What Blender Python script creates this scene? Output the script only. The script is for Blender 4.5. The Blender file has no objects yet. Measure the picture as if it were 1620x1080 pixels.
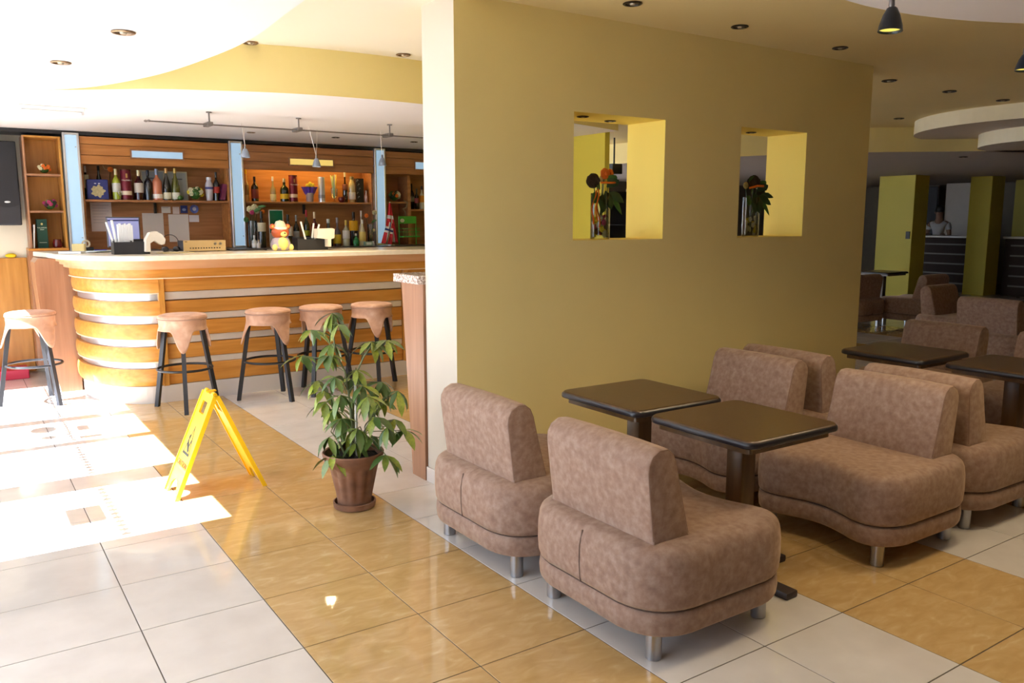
import bpy, bmesh, math, random
from mathutils import Vector, Matrix
random.seed(7)
R = math.radians
PI = math.pi
scene = bpy.context.scene
COL = scene.collection

# ------------------------------------------------------------------ camera
cam_d = bpy.data.cameras.new('camera')
cam_d.sensor_width = 36.0
cam_d.lens = 36.0 * 1305.0 / 1620.0
cam_d.clip_end = 200
cam = bpy.data.objects.new('camera', cam_d)
COL.objects.link(cam)
cam.location = (0, 0, 1.5)
cam.rotation_euler = (R(90 - 8.456), 0, R(-34.07))
scene.camera = cam

# ------------------------------------------------------------------ world, sun, exposure
SUN_TAN = 1.25
SUN_STRENGTH = 43.0
SKY_STRENGTH = 2.5
EXPOSURE = 1.13
world = bpy.data.worlds.new('sky')
scene.world = world
world.use_nodes = True
wn = world.node_tree.nodes
bg = wn['Background']
bg.inputs['Color'].default_value = (0.78, 0.92, 1.12, 1)
bg.inputs['Strength'].default_value = SKY_STRENGTH
sun_d = bpy.data.lights.new('sun', 'SUN')
sun_d.energy = SUN_STRENGTH
sun_d.angle = R(0.3)
sun_d.color = (0.90, 0.98, 1.12)
sun = bpy.data.objects.new('sun', sun_d)
COL.objects.link(sun)
sun.rotation_euler = Vector((1.0, 0.0, -SUN_TAN)).to_track_quat('-Z', 'Y').to_euler()
sun.location = (-6, 5, 8)
vs = scene.view_settings
vs.view_transform = 'Standard'
vs.look = 'None'
vs.exposure = EXPOSURE
vs.gamma = 1.0
vs.use_curve_mapping = False
cy = scene.cycles
cy.use_denoising = True
cy.max_bounces = 12
cy.diffuse_bounces = 7
cy.glossy_bounces = 4
cy.transmission_bounces = 8
cy.transparent_max_bounces = 12
cy.caustics_reflective = False
cy.caustics_refractive = False
cy.sample_clamp_indirect = 8.0

XF = -0.66            # outer face of the window front
# portals: the openings through which daylight comes in
def portal(y0, y1, z0, z1, x=XF):
    d = bpy.data.lights.new('daylight_portal', 'AREA')
    d.shape = 'RECTANGLE'
    d.size = y1 - y0
    d.size_y = z1 - z0
    d.cycles.is_portal = True
    o = bpy.data.objects.new('daylight_portal', d)
    COL.objects.link(o)
    o.location = (x - 0.05, (y0 + y1) / 2, (z0 + z1) / 2)
    o.rotation_euler = Vector((1, 0, 0)).to_track_quat('-Z', 'Z').to_euler()
WINDOWS = [(1.2, 2.2, .06, 2.2), (2.3, 3.9, .06, 2.2),
           (4.12, 5.05, .06, 2.1625), (5.28, 6.11, .06, 2.1625), (6.17, 6.88, .06, 2.1625), (6.98, 8.45, .06, 2.1625)]
ADDED_REAR_WINDOWS = [(9.55, 11.0, .04, 2.6), (11.05, 12.5, .04, 2.6), (12.55, 14.05, .04, 2.6)]   # added unseen in the wall behind the bar end to light the back
for w in WINDOWS:
    portal(*w)
for w in ADDED_REAR_WINDOWS:
    portal(*w, 5.3)
ADDED_SIDE_WINDOWS = [(5.7, 7.3, .04, 2.55), (7.4, 9.0, .04, 2.55), (9.1, 10.7, .04, 2.55)]           # added unseen in the back wall past the bar for more daylight

# ------------------------------------------------------------------ colour and material helpers
def lin(h):
    h = h.lstrip('#')
    out = []
    for i in (0, 2, 4):
        c = int(h[i:i + 2], 16) / 255
        out.append(c / 12.92 if c <= .04045 else ((c + .055) / 1.055) ** 2.4)
    return tuple(out)
def rgb(c):
    return lin(c) if isinstance(c, str) else tuple(c)
_M = {}
def mat(color, rough=.5, metal=0., name=None, emit=None, estr=0., trans=0., var=.06, scale=8., spec=.5, bump=0., bscale=60., coat=0.):
    """plain procedural surface: principled with a soft noise on the colour and, where asked, fine relief"""
    key = (str(color), rough, metal, str(emit), estr, trans, var, scale, spec, bump, bscale, coat)
    if key in _M:
        return _M[key]
    m = bpy.data.materials.new(name or 'surface')
    m.use_nodes = True
    nt = m.node_tree
    b = nt.nodes['Principled BSDF']
    c = rgb(color)
    b.inputs['Roughness'].default_value = rough
    b.inputs['Metallic'].default_value = metal
    b.inputs['Specular IOR Level'].default_value = spec
    b.inputs['Transmission Weight'].default_value = trans
    b.inputs['Coat Weight'].default_value = coat
    tc = nt.nodes.new('ShaderNodeTexCoord')
    n = nt.nodes.new('ShaderNodeTexNoise')
    n.inputs['Scale'].default_value = scale
    n.inputs['Detail'].default_value = 3
    nt.links.new(tc.outputs['Object'], n.inputs['Vector'])
    mx = nt.nodes.new('ShaderNodeMix')
    mx.data_type = 'RGBA'
    mx.inputs[6].default_value = tuple(max(0, v * (1 - var)) for v in c) + (1,)
    mx.inputs[7].default_value = tuple(min(1, v * (1 + var)) for v in c) + (1,)
    nt.links.new(n.outputs['Fac'], mx.inputs[0])
    nt.links.new(mx.outputs[2], b.inputs['Base Color'])
    if emit is not None:
        b.inputs['Emission Color'].default_value = rgb(emit) + (1,)
        b.inputs['Emission Strength'].default_value = estr
    if bump:
        n2 = nt.nodes.new('ShaderNodeTexNoise')
        n2.inputs['Scale'].default_value = bscale
        n2.inputs['Detail'].default_value = 4
        nt.links.new(tc.outputs['Object'], n2.inputs['Vector'])
        bp = nt.nodes.new('ShaderNodeBump')
        bp.inputs['Strength'].default_value = bump
        bp.inputs['Distance'].default_value = .01
        nt.links.new(n2.outputs['Fac'], bp.inputs['Height'])
        nt.links.new(bp.outputs['Normal'], b.inputs['Normal'])
    _M[key] = m
    return m

def ramp_mat(name, stops, vec_scale, noise_scale, rough, detail=5, distort=0., bump=0., spec=.5, random_shift=False, coat=0., rot=(0, 0, 0)):
    """noise through a colour ramp, stretched along an axis: wood, marble, suede"""
    m = bpy.data.materials.new(name)
    m.use_nodes = True
    nt = m.node_tree
    b = nt.nodes['Principled BSDF']
    b.inputs['Roughness'].default_value = rough
    b.inputs['Specular IOR Level'].default_value = spec
    b.inputs['Coat Weight'].default_value = coat
    b.inputs['Coat Roughness'].default_value = .04
    tc = nt.nodes.new('ShaderNodeTexCoord')
    mp = nt.nodes.new('ShaderNodeMapping')
    mp.inputs['Scale'].default_value = vec_scale
    mp.inputs['Rotation'].default_value = rot
    nt.links.new(tc.outputs['Object'], mp.inputs['Vector'])
    if random_shift:
        oi = nt.nodes.new('ShaderNodeObjectInfo')
        sc = nt.nodes.new('ShaderNodeVectorMath')
        sc.operation = 'SCALE'
        sc.inputs[0].default_value = (37., 51., 23.)
        nt.links.new(oi.outputs['Random'], sc.inputs['Scale'])
        nt.links.new(sc.outputs[0], mp.inputs['Location'])
    n = nt.nodes.new('ShaderNodeTexNoise')
    n.inputs['Scale'].default_value = noise_scale
    n.inputs['Detail'].default_value = detail
    n.inputs['Distortion'].default_value = distort
    nt.links.new(mp.outputs[0], n.inputs['Vector'])
    cr = nt.nodes.new('ShaderNodeValToRGB')
    el = cr.color_ramp.elements
    while len(el) < len(stops):
        el.new(.5)
    for e, (p, c) in zip(el, stops):
        e.position = p
        e.color = rgb(c) + (1,)
    nt.links.new(n.outputs['Fac'], cr.inputs[0])
    nt.links.new(cr.outputs[0], b.inputs['Base Color'])
    if bump:
        bp = nt.nodes.new('ShaderNodeBump')
        bp.inputs['Strength'].default_value = bump
        bp.inputs['Distance'].default_value = .004
        nt.links.new(n.outputs['Fac'], bp.inputs['Height'])
        nt.links.new(bp.outputs['Normal'], b.inputs['Normal'])
    return m

def glass_mat(name, tint=(1, 1, 1), gloss=.12, alpha_tint=.97, rough=.02):
    """thin clear glass that lets daylight straight through"""
    m = bpy.data.materials.new(name)
    m.use_nodes = True
    nt = m.node_tree
    nt.nodes.remove(nt.nodes['Principled BSDF'])
    t = nt.nodes.new('ShaderNodeBsdfTransparent')
    t.inputs[0].default_value = tuple(v * alpha_tint for v in tint) + (1,)
    g = nt.nodes.new('ShaderNodeBsdfGlossy')
    g.inputs['Roughness'].default_value = rough
    fr = nt.nodes.new('ShaderNodeLayerWeight')
    fr.inputs[0].default_value = .35
    ml = nt.nodes.new('ShaderNodeMath')
    ml.operation = 'MULTIPLY'
    ml.inputs[1].default_value = gloss * 4
    nt.links.new(fr.outputs['Fresnel'], ml.inputs[0])
    mx = nt.nodes.new('ShaderNodeMixShader')
    nt.links.new(ml.outputs[0], mx.inputs[0])
    nt.links.new(t.outputs[0], mx.inputs[1])
    nt.links.new(g.outputs[0], mx.inputs[2])
    nt.links.new(mx.outputs[0], nt.nodes['Material Output'].inputs[0])
    return m

WALL = mat((.76, .63, .28), .55, name='ochre_wall_paint', var=.04, scale=3, bump=.05, bscale=220)
WALL_LIT = mat((.84, .66, .12), .55, name='yellow_paint', var=.03, scale=3)  # wall paint again, with the light caught in the openings put into the colour
COLUMN_Y = mat((.62, .52, .06), .55, name='column_yellow_paint', var=.04, scale=2)
CREAM = mat((.64, .59, .50), .6, name='cream_wall_paint', var=.02, scale=3)
CEIL_C = mat((.82, .76, .62), .7, name='pale_cream_ceiling_paint', var=.02, scale=2)
CEIL = mat((.78, .635, .31), .7, name='ceiling_paint_warm_bounce', var=.03, scale=2)  # cream ceiling tinted ochre, warm bounce light put into the colour
CEIL_W = mat((.80, .77, .77), .7, name='white_ceiling_paint', var=.02, scale=2)
FASCIA = mat((.84, .72, .33), .6, name='yellow_fascia_paint', var=.03, scale=3)
DARKWALL = mat((.16, .13, .10), .7, name='brown_wall_paint', var=.1, scale=2)
GROUT = mat((.10, .08, .06), .8, name='grout')
TILE_W = ramp_mat('ivory_tile', [(.3, (.61, .565, .52)), (.7, (.69, .65, .605))], (1, 1, 1), 5., .07, detail=4, spec=.55, random_shift=True)
TILE_T = ramp_mat('tan_marbled_tile', [(.30, (.50, .32, .125)), (.52, (.55, .365, .155)), (.64, (.585, .40, .185)), (.78, (.66, .49, .27))], (1, 2.4, 1), 9., .06, detail=9, distort=.9, spec=.55, random_shift=True, rot=(0, 0, .6))
WOOD = ramp_mat('honey_wood', [(.3, (.47, .19, .028)), (.55, (.58, .255, .045)), (.75, (.64, .31, .07))], (1.2, 12, 14), 2.2, .35, detail=6, random_shift=True)
WOODV = ramp_mat('honey_wood_upright', [(.3, (.44, .19, .03)), (.55, (.54, .25, .045)), (.75, (.60, .30, .065))], (12, 12, 1), 2.2, .38, detail=6, random_shift=True)
WOODP = ramp_mat('beech_wood_upright', [(.3, (.30, .14, .07)), (.55, (.36, .175, .09)), (.75, (.41, .21, .115))], (14, 14, .8), 2.2, .32, detail=6)
WOODB = ramp_mat('brown_shelf_wood', [(.3, (.32, .13, .045)), (.55, (.42, .18, .07)), (.75, (.50, .23, .09))], (1.2, 12, 14), 2., .4, detail=6, random_shift=True)
WOODD = ramp_mat('dark_table_wood', [(.3, (.07, .034, .012)), (.6, (.115, .058, .02)), (.8, (.16, .085, .03))], (9, 9, 1), 2.5, .3, detail=6)
TABLETOP = ramp_mat('dark_brown_laminate', [(.3, (.065, .034, .018)), (.7, (.082, .044, .023))], (1, 1, 1), 60, .28, detail=3, spec=.6)
SUEDE = ramp_mat('brown_suede', [(.26, (.215, .13, .095)), (.45, (.268, .17, .126)), (.56, (.30, .20, .15)), (.78, (.365, .26, .205))], (1, 1, 1), 34., .85, detail=12, distort=.1, bump=.15, spec=.25, random_shift=True)
SUEDE_L = ramp_mat('light_brown_suede', [(.32, (.42, .235, .155)), (.55, (.52, .31, .21)), (.72, (.60, .39, .28))], (1, 1, 1), 12., .8, detail=8, distort=.4, bump=.2, spec=.25, random_shift=True)
GRANITE = ramp_mat('speckled_granite', [(.35, (.20, .13, .10)), (.5, (.55, .42, .36)), (.65, (.8, .72, .66))], (1, 1, 1), 90, .2, detail=2)
for _m, _t in ((SUEDE, (.9, .66, .45, 1)), (SUEDE_L, (.9, .7, .55, 1))):      # the nap of the suede catches grazing light
    _b = _m.node_tree.nodes['Principled BSDF']
    _b.inputs['Sheen Weight'].default_value = .45
    _b.inputs['Sheen Roughness'].default_value = .4
    _b.inputs['Sheen Tint'].default_value = _t
STEEL = mat((.42, .42, .44), .3, 1., name='brushed_steel', var=.1, scale=30)
SILVER = mat((.70, .71, .73), .3, .85, name='silver_trim', var=.05)
BLACK = mat((.012, .012, .014), .4, name='black_paint')
BLACKM = mat((.018, .018, .022), .5, name='matt_black', var=.15, scale=20)
WHITE = mat((.80, .79, .76), .55, name='white_surface')
CREAMTOP = ramp_mat('cream_stone_top', [(.3, (.74, .66, .50)), (.7, (.80, .73, .59))], (1, 1, 1), 20, .22, detail=5)
PANE = glass_mat('window_glass', (1, 1, 1), .10)
CLEAR = glass_mat('clear_glass', (.96, .98, .97), .22, .96)
GLOWBLUE = mat((.36, .52, .66), .3, name='blue_white_diffuser', emit=(.45, .70, .95), estr=.22)
GLOWYEL = mat((.6, .45, .12), .3, name='amber_diffuser', emit=(1, .72, .2), estr=.3)

# ------------------------------------------------------------------ mesh helpers
class B:
    def __init__(self):
        self.bm = bmesh.new()
    def faces(self, verts, faces):
        vs_ = [self.bm.verts.new(v) for v in verts]
        for f in faces:
            try:
                self.bm.faces.new([vs_[i] for i in f])
            except ValueError:
                pass
        return self
    def box(self, x0, x1, y0, y1, z0, z1, bev=0., seg=1):
        t = bmesh.new()
        r = bmesh.ops.create_cube(t, size=1.)
        for v in t.verts:
            v.co = Vector(((x0 + x1) / 2 + v.co.x * (x1 - x0), (y0 + y1) / 2 + v.co.y * (y1 - y0), (z0 + z1) / 2 + v.co.z * (z1 - z0)))
        if bev:
            bmesh.ops.bevel(t, geom=list(t.edges), offset=bev, segments=seg, profile=.6, affect='EDGES')
        me = bpy.data.meshes.new('t')
        t.to_mesh(me)
        t.free()
        self.bm.from_mesh(me)
        bpy.data.meshes.remove(me)
        return self
    def loft(self, rings, caps=True, closed=True):
        n = len(rings[0])
        vv = [[self.bm.verts.new(p) for p in r] for r in rings]
        for a, b in zip(vv, vv[1:]):
            for i in range(n if closed else n - 1):
                j = (i + 1) % n
                self.bm.faces.new((a[i], a[j], b[j], b[i]))
        if caps:
            self.bm.faces.new(list(reversed(vv[0])))
            self.bm.faces.new(vv[-1])
        return self
    def lathe(self, prof, n=16, c=(0, 0, 0), a0=0., a1=2 * PI, caps=True):
        full = abs(a1 - a0 - 2 * PI) < 1e-6
        m = n if full else n + 1
        rings = []
        for r, z in prof:
            r = max(r, 1e-4)
            rings.append([(c[0] + r * math.cos(a0 + (a1 - a0) * i / n), c[1] + r * math.sin(a0 + (a1 - a0) * i / n), c[2] + z) for i in range(m)])
        return self.loft(rings, caps=caps and full, closed=full)
    def tube(self, pts, r, n=8, caps=True):
        pts = [Vector(p) for p in pts]
        rr = r if isinstance(r, (list, tuple)) else [r] * len(pts)
        rings = []
        prev = None
        for i, p in enumerate(pts):
            d = (pts[min(i + 1, len(pts) - 1)] - pts[max(i - 1, 0)]).normalized()
            if prev is None:
                a = d.orthogonal().normalized()
            else:
                a = (prev - d * prev.dot(d))
                a = a.normalized() if a.length > 1e-6 else d.orthogonal().normalized()
            prev = a
            b = d.cross(a)
            rings.append([p + (a * math.cos(2 * PI * k / n) + b * math.sin(2 * PI * k / n)) * rr[i] for k in range(n)])
        return self.loft(rings, caps)
    def torus(self, c, Rr, r, n=32, k=8):
        rings = []
        for i in range(n):
            a = 2 * PI * i / n
            rings.append([(c[0] + (Rr + r * math.cos(2 * PI * j / k)) * math.cos(a), c[1] + (Rr + r * math.cos(2 * PI * j / k)) * math.sin(a), c[2] + r * math.sin(2 * PI * j / k)) for j in range(k)])
        rings.append(rings[0])
        self.loft(rings, caps=False)
        bmesh.ops.remove_doubles(self.bm, verts=list(self.bm.verts), dist=1e-5)
        return self
    def prism(self, poly, z0, z1):
        return self.loft([[(x, y, z0) for x, y in poly], [(x, y, z1) for x, y in poly]])
    def ball(self, c, r, s=(1, 1, 1), u=12, v=8, jit=0.):
        t = bmesh.new()
        bmesh.ops.create_uvsphere(t, u_segments=u, v_segments=v, radius=r)
        for w in t.verts:
            k = 1 + (random.uniform(-jit, jit) if jit else 0)
            w.co = Vector((c[0] + w.co.x * s[0] * k, c[1] + w.co.y * s[1] * k, c[2] + w.co.z * s[2] * k))
        me = bpy.data.meshes.new('t')
        t.to_mesh(me)
        t.free()
        self.bm.from_mesh(me)
        bpy.data.meshes.remove(me)
        return self
    def mesh(self, name, m, smooth=False):
        bmesh.ops.recalc_face_normals(self.bm, faces=list(self.bm.faces))
        me = bpy.data.meshes.new(name)
        self.bm.to_mesh(me)
        self.bm.free()
        if smooth:
            for p in me.polygons:
                p.use_smooth = True
            if smooth != 'all':
                me.set_sharp_from_angle(angle=R(38))
        for mm in (m if isinstance(m, (list, tuple)) else [m]):
            me.materials.append(mm)
        return me
    def build(self, name, m, parent=None, smooth=False, loc=None, rot=None):
        return link(name, self.mesh(name, m, smooth), parent, loc, rot)

def link(name, data, parent=None, loc=None, rot=None):
    o = bpy.data.objects.new(name, data)
    COL.objects.link(o)
    if parent is not None:
        o.parent = parent
    if loc is not None:
        o.location = loc
    if rot is not None:
        o.rotation_euler = rot
    return o
def tag(o, label, cat, group=None):
    o['label'] = label
    o['category'] = cat
    if group:
        o['group'] = group
    return o
def thing(name, label, cat, loc=(0, 0, 0), rz=0., group=None):
    o = link(name, None, None, loc, (0, 0, rz))
    o.empty_display_size = .1
    return tag(o, label, cat, group)
def struct(o):
    o['kind'] = 'structure'
    return o
def stuff(o):
    o['kind'] = 'stuff'
    return o
def copy_tree(o, parent=None):
    c = o.copy()
    COL.objects.link(c)
    if parent is not None:
        c.parent = parent
    for ch in list(o.children):
        copy_tree(ch, c)
    return c
def text_mesh(body, size, m, name='lettering', parent=None, loc=(0, 0, 0), rot=(0, 0, 0), extrude=.0008):
    cu = bpy.data.curves.new('lettering', 'FONT')
    cu.body = body
    cu.size = size
    cu.align_x = 'CENTER'
    cu.align_y = 'CENTER'
    cu.extrude = extrude
    cu.resolution_u = 2
    tmp = bpy.data.objects.new('lettering_source', cu)
    COL.objects.link(tmp)
    dg = bpy.context.evaluated_depsgraph_get()
    me = bpy.data.meshes.new_from_object(tmp.evaluated_get(dg))
    bpy.data.objects.remove(tmp)
    me.materials.clear()
    me.materials.append(m)
    return link(name, me, parent, loc, rot)
def inset(poly, d):
    n = len(poly)
    out = []
    for i in range(n):
        a, b, c = Vector(poly[i - 1]), Vector(poly[i]), Vector(poly[(i + 1) % n])
        t = (c - a).normalized()
        nrm = Vector((-t.y, t.x))
        out.append(tuple(b + nrm * d))
    return out
def arc(cx, cy_, rx, ry, a0, a1, n):
    return [(cx + rx * math.cos(R(a0 + (a1 - a0) * i / n)), cy_ + ry * math.sin(R(a0 + (a1 - a0) * i / n))) for i in range(n + 1)]
# ================================================================== the setting
# ---- floor: grout bed and single tiles
X0T, Y0T, TS = .9185, 3.577, .453
floor = struct(B().box(-.66, 24, -6, 14.2, -.12, -.0018).build('floor', GROUT))
tile_me = {}
for k, m in (('w', TILE_W), ('t', TILE_T)):
    h = TS / 2 - .0021
    tile_me[k] = B().box(-h, h, -h, h, -.010, 0, bev=.0008).mesh('tile', m)
cand = []
fwd = Vector((math.sin(R(34.07)), math.cos(R(34.07))))
rgt = Vector((math.cos(R(34.07)), -math.sin(R(34.07))))
for i in range(-3, 51):
    for j in range(-21, 24):
        x, y = X0T + (i + .5) * TS, Y0T + (j + .5) * TS
        if x - TS / 2 < -.66 or x + TS / 2 > 24 or y > 14 or y < -5.9:
            continue
        p = Vector((x, y))
        d, s = p.dot(fwd), p.dot(rgt)
        hidden = (2.6 < x < 6.3 and 4.0 < y and y / x > .66) or (1.2 < x < 5 and y > 7.3)
        inview = d > 1.2 and abs(s) < d * .66 + .4 and not hidden
        cand.append((d if inview else d + 100 if d > 0 else 200 - d, x, y, 't' if (i // 2) % 2 == 0 else 'w'))
cand.sort()
rest = {'w': B(), 't': B()}
for q, (d, x, y, k) in enumerate(cand):
    if q < 300:
        link('tile', tile_me[k], floor, (x, y, 0))
    else:
        h = TS / 2 - .0021
        rest[k].faces([(x - h, y - h, 0), (x + h, y - h, 0), (x + h, y + h, 0), (x - h, y + h, 0)], [(0, 1, 2, 3)])
stuff(rest['w'].build('ivory_tiles', TILE_W, floor))
stuff(rest['t'].build('tan_tiles', TILE_T, floor))

# ---- partition wall with two openings
def cell_wall(name, xs, zs, holes, y0, y1, mats, face_mat):
    b = B()
    solid = lambda i, k: 0 <= i < len(xs) - 1 and 0 <= k < len(zs) - 1 and (i, k) not in holes
    fm = []
    def q(pts, kind):
        b.faces(pts, [(0, 1, 2, 3)])
        fm.append(face_mat[kind])
    for i in range(len(xs) - 1):
        for k in range(len(zs) - 1):
            if not solid(i, k):
                continue
            xa, xb, za, zb = xs[i], xs[i + 1], zs[k], zs[k + 1]
            q([(xa, y0, za), (xb, y0, za), (xb, y0, zb), (xa, y0, zb)], 'front')
            q([(xb, y1, za), (xa, y1, za), (xa, y1, zb), (xb, y1, zb)], 'back')
            if not solid(i - 1, k):
                q([(xa, y1, za), (xa, y0, za), (xa, y0, zb), (xa, y1, zb)], 'end' if i == 0 else 'jamb')
            if not solid(i + 1, k):
                q([(xb, y0, za), (xb, y1, za), (xb, y1, zb), (xb, y0, zb)], 'far' if i == len(xs) - 2 else 'jamb')
            if not solid(i, k + 1):
                q([(xa, y0, zb), (xb, y0, zb), (xb, y1, zb), (xa, y1, zb)], 'jamb')
            if not solid(i, k - 1) and k > 0:
                q([(xa, y1, za), (xb, y1, za), (xb, y0, za), (xa, y0, za)], 'jamb')
    b.bm.faces.ensure_lookup_table()
    for f, s in zip(b.bm.faces, fm):
        f.material_index = s
    me = bpy.data.meshes.new(name)
    b.bm.to_mesh(me)
    b.bm.free()
    for m in mats:
        me.materials.append(m)
    return struct(link(name, me))
WX0, WX1, WY0, WY1 = 2.185, 5.775, 3.755, 4.095
cell_wall('wall_partition', [WX0, 2.96, 3.668, 4.354, 5.035, WX1], [0, 1.377, 2.096, 2.62], {(1, 1), (3, 1)}, WY0, WY1,
          [WALL, WALL_LIT, CREAM], {'front': 0, 'back': 1, 'end': 2, 'far': 0, 'jamb': 1})
struct(B().box(WX0 - .012, WX0, WY0 - .012, WY1, 0, .085, .002).build('baseboard_partition_end', mat((.72, .66, .62), .25, name='ceramic_skirting')))
struct(B().box(WX0, WX1, WY0 - .012, WY0, 0, .085, .002).build('baseboard_partition', mat((.72, .66, .62), .25, name='ceramic_skirting')))

# ---- outer walls
struct(B().box(-.66, 5.3, 9.3, 9.42, 0, 2.9).build('wall_back', mat((.78, .73, .58), .6, name='ivory_wall_paint', var=.02)))
struct(B().box(-.66, 24.2, -6.12, -6, 0, 2.9).build('wall_rear', WALL))
struct(B().box(24, 24.12, -6, 14.2, 0, 2.9).build('wall_far', DARKWALL))
fb_ = B()
xa_ = 5.3
for w in ADDED_SIDE_WINDOWS + [(24, 24, 0, 0)]:
    fb_.box(xa_, w[0], 14.2, 14.32, 0, 2.9)
    if w[1] > w[0]:
        fb_.box(w[0], w[1], 14.2, 14.32, 0, w[2])
        fb_.box(w[0], w[1], 14.2, 14.32, w[3], 2.9)
    xa_ = w[1]
struct(fb_.build('wall_far_back', DARKWALL))
for n, (xa, xb, za, zb) in enumerate(ADDED_SIDE_WINDOWS):  # added panes, never in view, letting extra daylight into the back
    w = struct(B().box(xa, xb, 14.25, 14.256, za, zb).build('window_%d' % (n + len(WINDOWS) + len(ADDED_REAR_WINDOWS) + 1), PANE))
    f = B()
    for (p, q_) in ((xa, xa + .02), (xb - .02, xb)):
        f.box(p, q_, 14.22, 14.28, za, zb)
    f.build('window_frame', SILVER, w)

bw_ = B()
ya_ = 8.2
for w in ADDED_REAR_WINDOWS + [(14.2, 14.2, 0, 0)]:
    bw_.box(5.3, 5.4, ya_, w[0], 0, 2.9)
    if w[1] > w[0]:
        bw_.box(5.3, 5.4, w[0], w[1], 0, w[2])
        bw_.box(5.3, 5.4, w[0], w[1], w[3], 2.9)
    ya_ = w[1]
struct(bw_.build('wall_bar_end', COLUMN_Y))
for n, (ya, yb, za, zb) in enumerate(ADDED_REAR_WINDOWS):  # added panes out of view that bring sun to the area behind
    w = struct(B().box(5.33, 5.336, ya, yb, za, zb).build('window_%d' % (n + len(WINDOWS) + 1), PANE))
    f = B()
    for (p, q_) in ((ya, ya + .02), (yb - .02, yb)):
        f.box(5.31, 5.36, p, q_, za, zb)
    f.build('window_frame', SILVER, w)
# window front on the left (outside the frame): wall with openings, frames, panes
def facade():
    ys = sorted(set([-6.0, 9.3] + [v for w in WINDOWS for v in w[:2]] + [5.74, 6.87, 7.0, 7.16]))
    b = B()
    for ya, yb in zip(ys, ys[1:]):
        ym = (ya + yb) / 2
        open_ = []
        for w in WINDOWS:
            if w[0] < ym < w[1]:
                open_.append((w[2], w[3]))
        if 5.74 < ym < 6.87 or 7.0 < ym < 7.16:
            open_.append((2.25, 2.29))
        z = 0
        for a, c in sorted(open_) + [(2.9, 2.9)]:
            if a > z:
                b.box(XF, XF + .1, ya, yb, z, a)
            z = c
    return b
struct(facade().build('wall_left', CREAM))
for n, (ya, yb, za, zb) in enumerate(WINDOWS):
    w = struct(B().box(XF + .02, XF + .026, ya, yb, za, zb).build('window_%d' % (n + 1), PANE))
    f = B()
    for (p, q_) in ((ya, ya + .02), (yb - .02, yb)):
        f.box(XF + .005, XF + .045, p, q_, za, zb)
    f.build('window_frame', SILVER, w)
    if n >= 2:                               # printed border and stickers on the panes
        d = B()
        y = ya + .05
        while y < yb - .06:
            d.box(XF + .027, XF + .029, y, y + .034, 1.495, 1.555)
            d.box(XF + .027, XF + .029, y + .034, y + .066, 1.518, 1.534)
            y += .066
        d.build('border_print', BLACKM, w)
    if n == 2:
        B().box(XF + .027, XF + .029, 4.44, 4.71, 1.26, 1.47).build('square_sticker', WHITE, w)
    if n == 4:
        s = B()
        s.loft([[(XF + .027, 6.66 + .10 * math.cos(t * PI / 12), 1.345 + .105 * math.sin(t * PI / 12)) for t in range(24)],
                [(XF + .029, 6.66 + .10 * math.cos(t * PI / 12), 1.345 + .105 * math.sin(t * PI / 12)) for t in range(24)]])
        s.build('round_sticker', WHITE, w)
        s = B()
        s.loft([[(XF + .027, 6.40 + .05 * math.cos(t * PI / 12), 1.36 + .06 * math.sin(t * PI / 12)) for t in range(24)],
                [(XF + .029, 6.40 + .05 * math.cos(t * PI / 12), 1.36 + .06 * math.sin(t * PI / 12)) for t in range(24)]])
        s.build('small_round_sticker', WHITE, w)
        B().box(XF + .027, XF + .029, 6.5, 6.66, 1.60, 1.70).build('square_sticker', WHITE, w)
        B().box(XF + .027, XF + .029, 6.25, 6.33, 1.58, 1.76).build('bar_sticker', WHITE, w)
struct(B().box(-40, -.66, -30, 40, -.14, -.02).build('ground', mat((.20, .19, .18), .9, name='grey_paving', var=.08, scale=.5)))
struct(B().box(5.3, 40, 14.33, 40, -.14, -.02).build('ground_side', mat((.20, .19, .18), .9, name='grey_paving', var=.08, scale=.5)))
struct(B().box(-.66, 5.3, 9.43, 40, -.14, -.02).build('ground_rear', mat((.20, .19, .18), .9, name='grey_paving', var=.08, scale=.5)))
aw = thing('sunblocker', 'flat canvas awning added unseen outside the window front to hold back the sun', 'sunblocker', (-.7, 0, 0))
B().box(-1.46, -.02, -6, 4.02, 2.55, 2.6).build('canvas', mat((.75, .7, .6), .8, name='sunblocker_canvas'), aw)  # added out of view to keep direct sun off the near windows
for y in (-5.9, -1, 3.9):
    B().tube([(-1.4, y, -.02), (-1.4, y, 2.55)], .03).build('post', SILVER, aw)

# ---- ceilings
cl_ = B().box(WX0, 24, -6, WY1, 2.62, 2.72)
cl_.box(WX1, 24, WY1, 14.2, 2.62, 2.72)
struct(cl_.build('ceiling', CEIL))  # seating side of the same ceiling, in the warmer bounce tint
cl_ = B().box(-.66, WX0, -6, 14.2, 2.62, 2.72)
cl_.box(WX0, WX1, WY1, 14.2, 2.62, 2.72)
struct(cl_.build('ceiling_bar', CEIL_C))
struct(B().box(-.66, 24.12, -6.12, 14.32, 2.73, 2.95).build('roof_sun_block', mat((.3, .3, .3), .8, name='roof_slab')))  # unseen slab added so that no sun leaks past the ceilings
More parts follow.
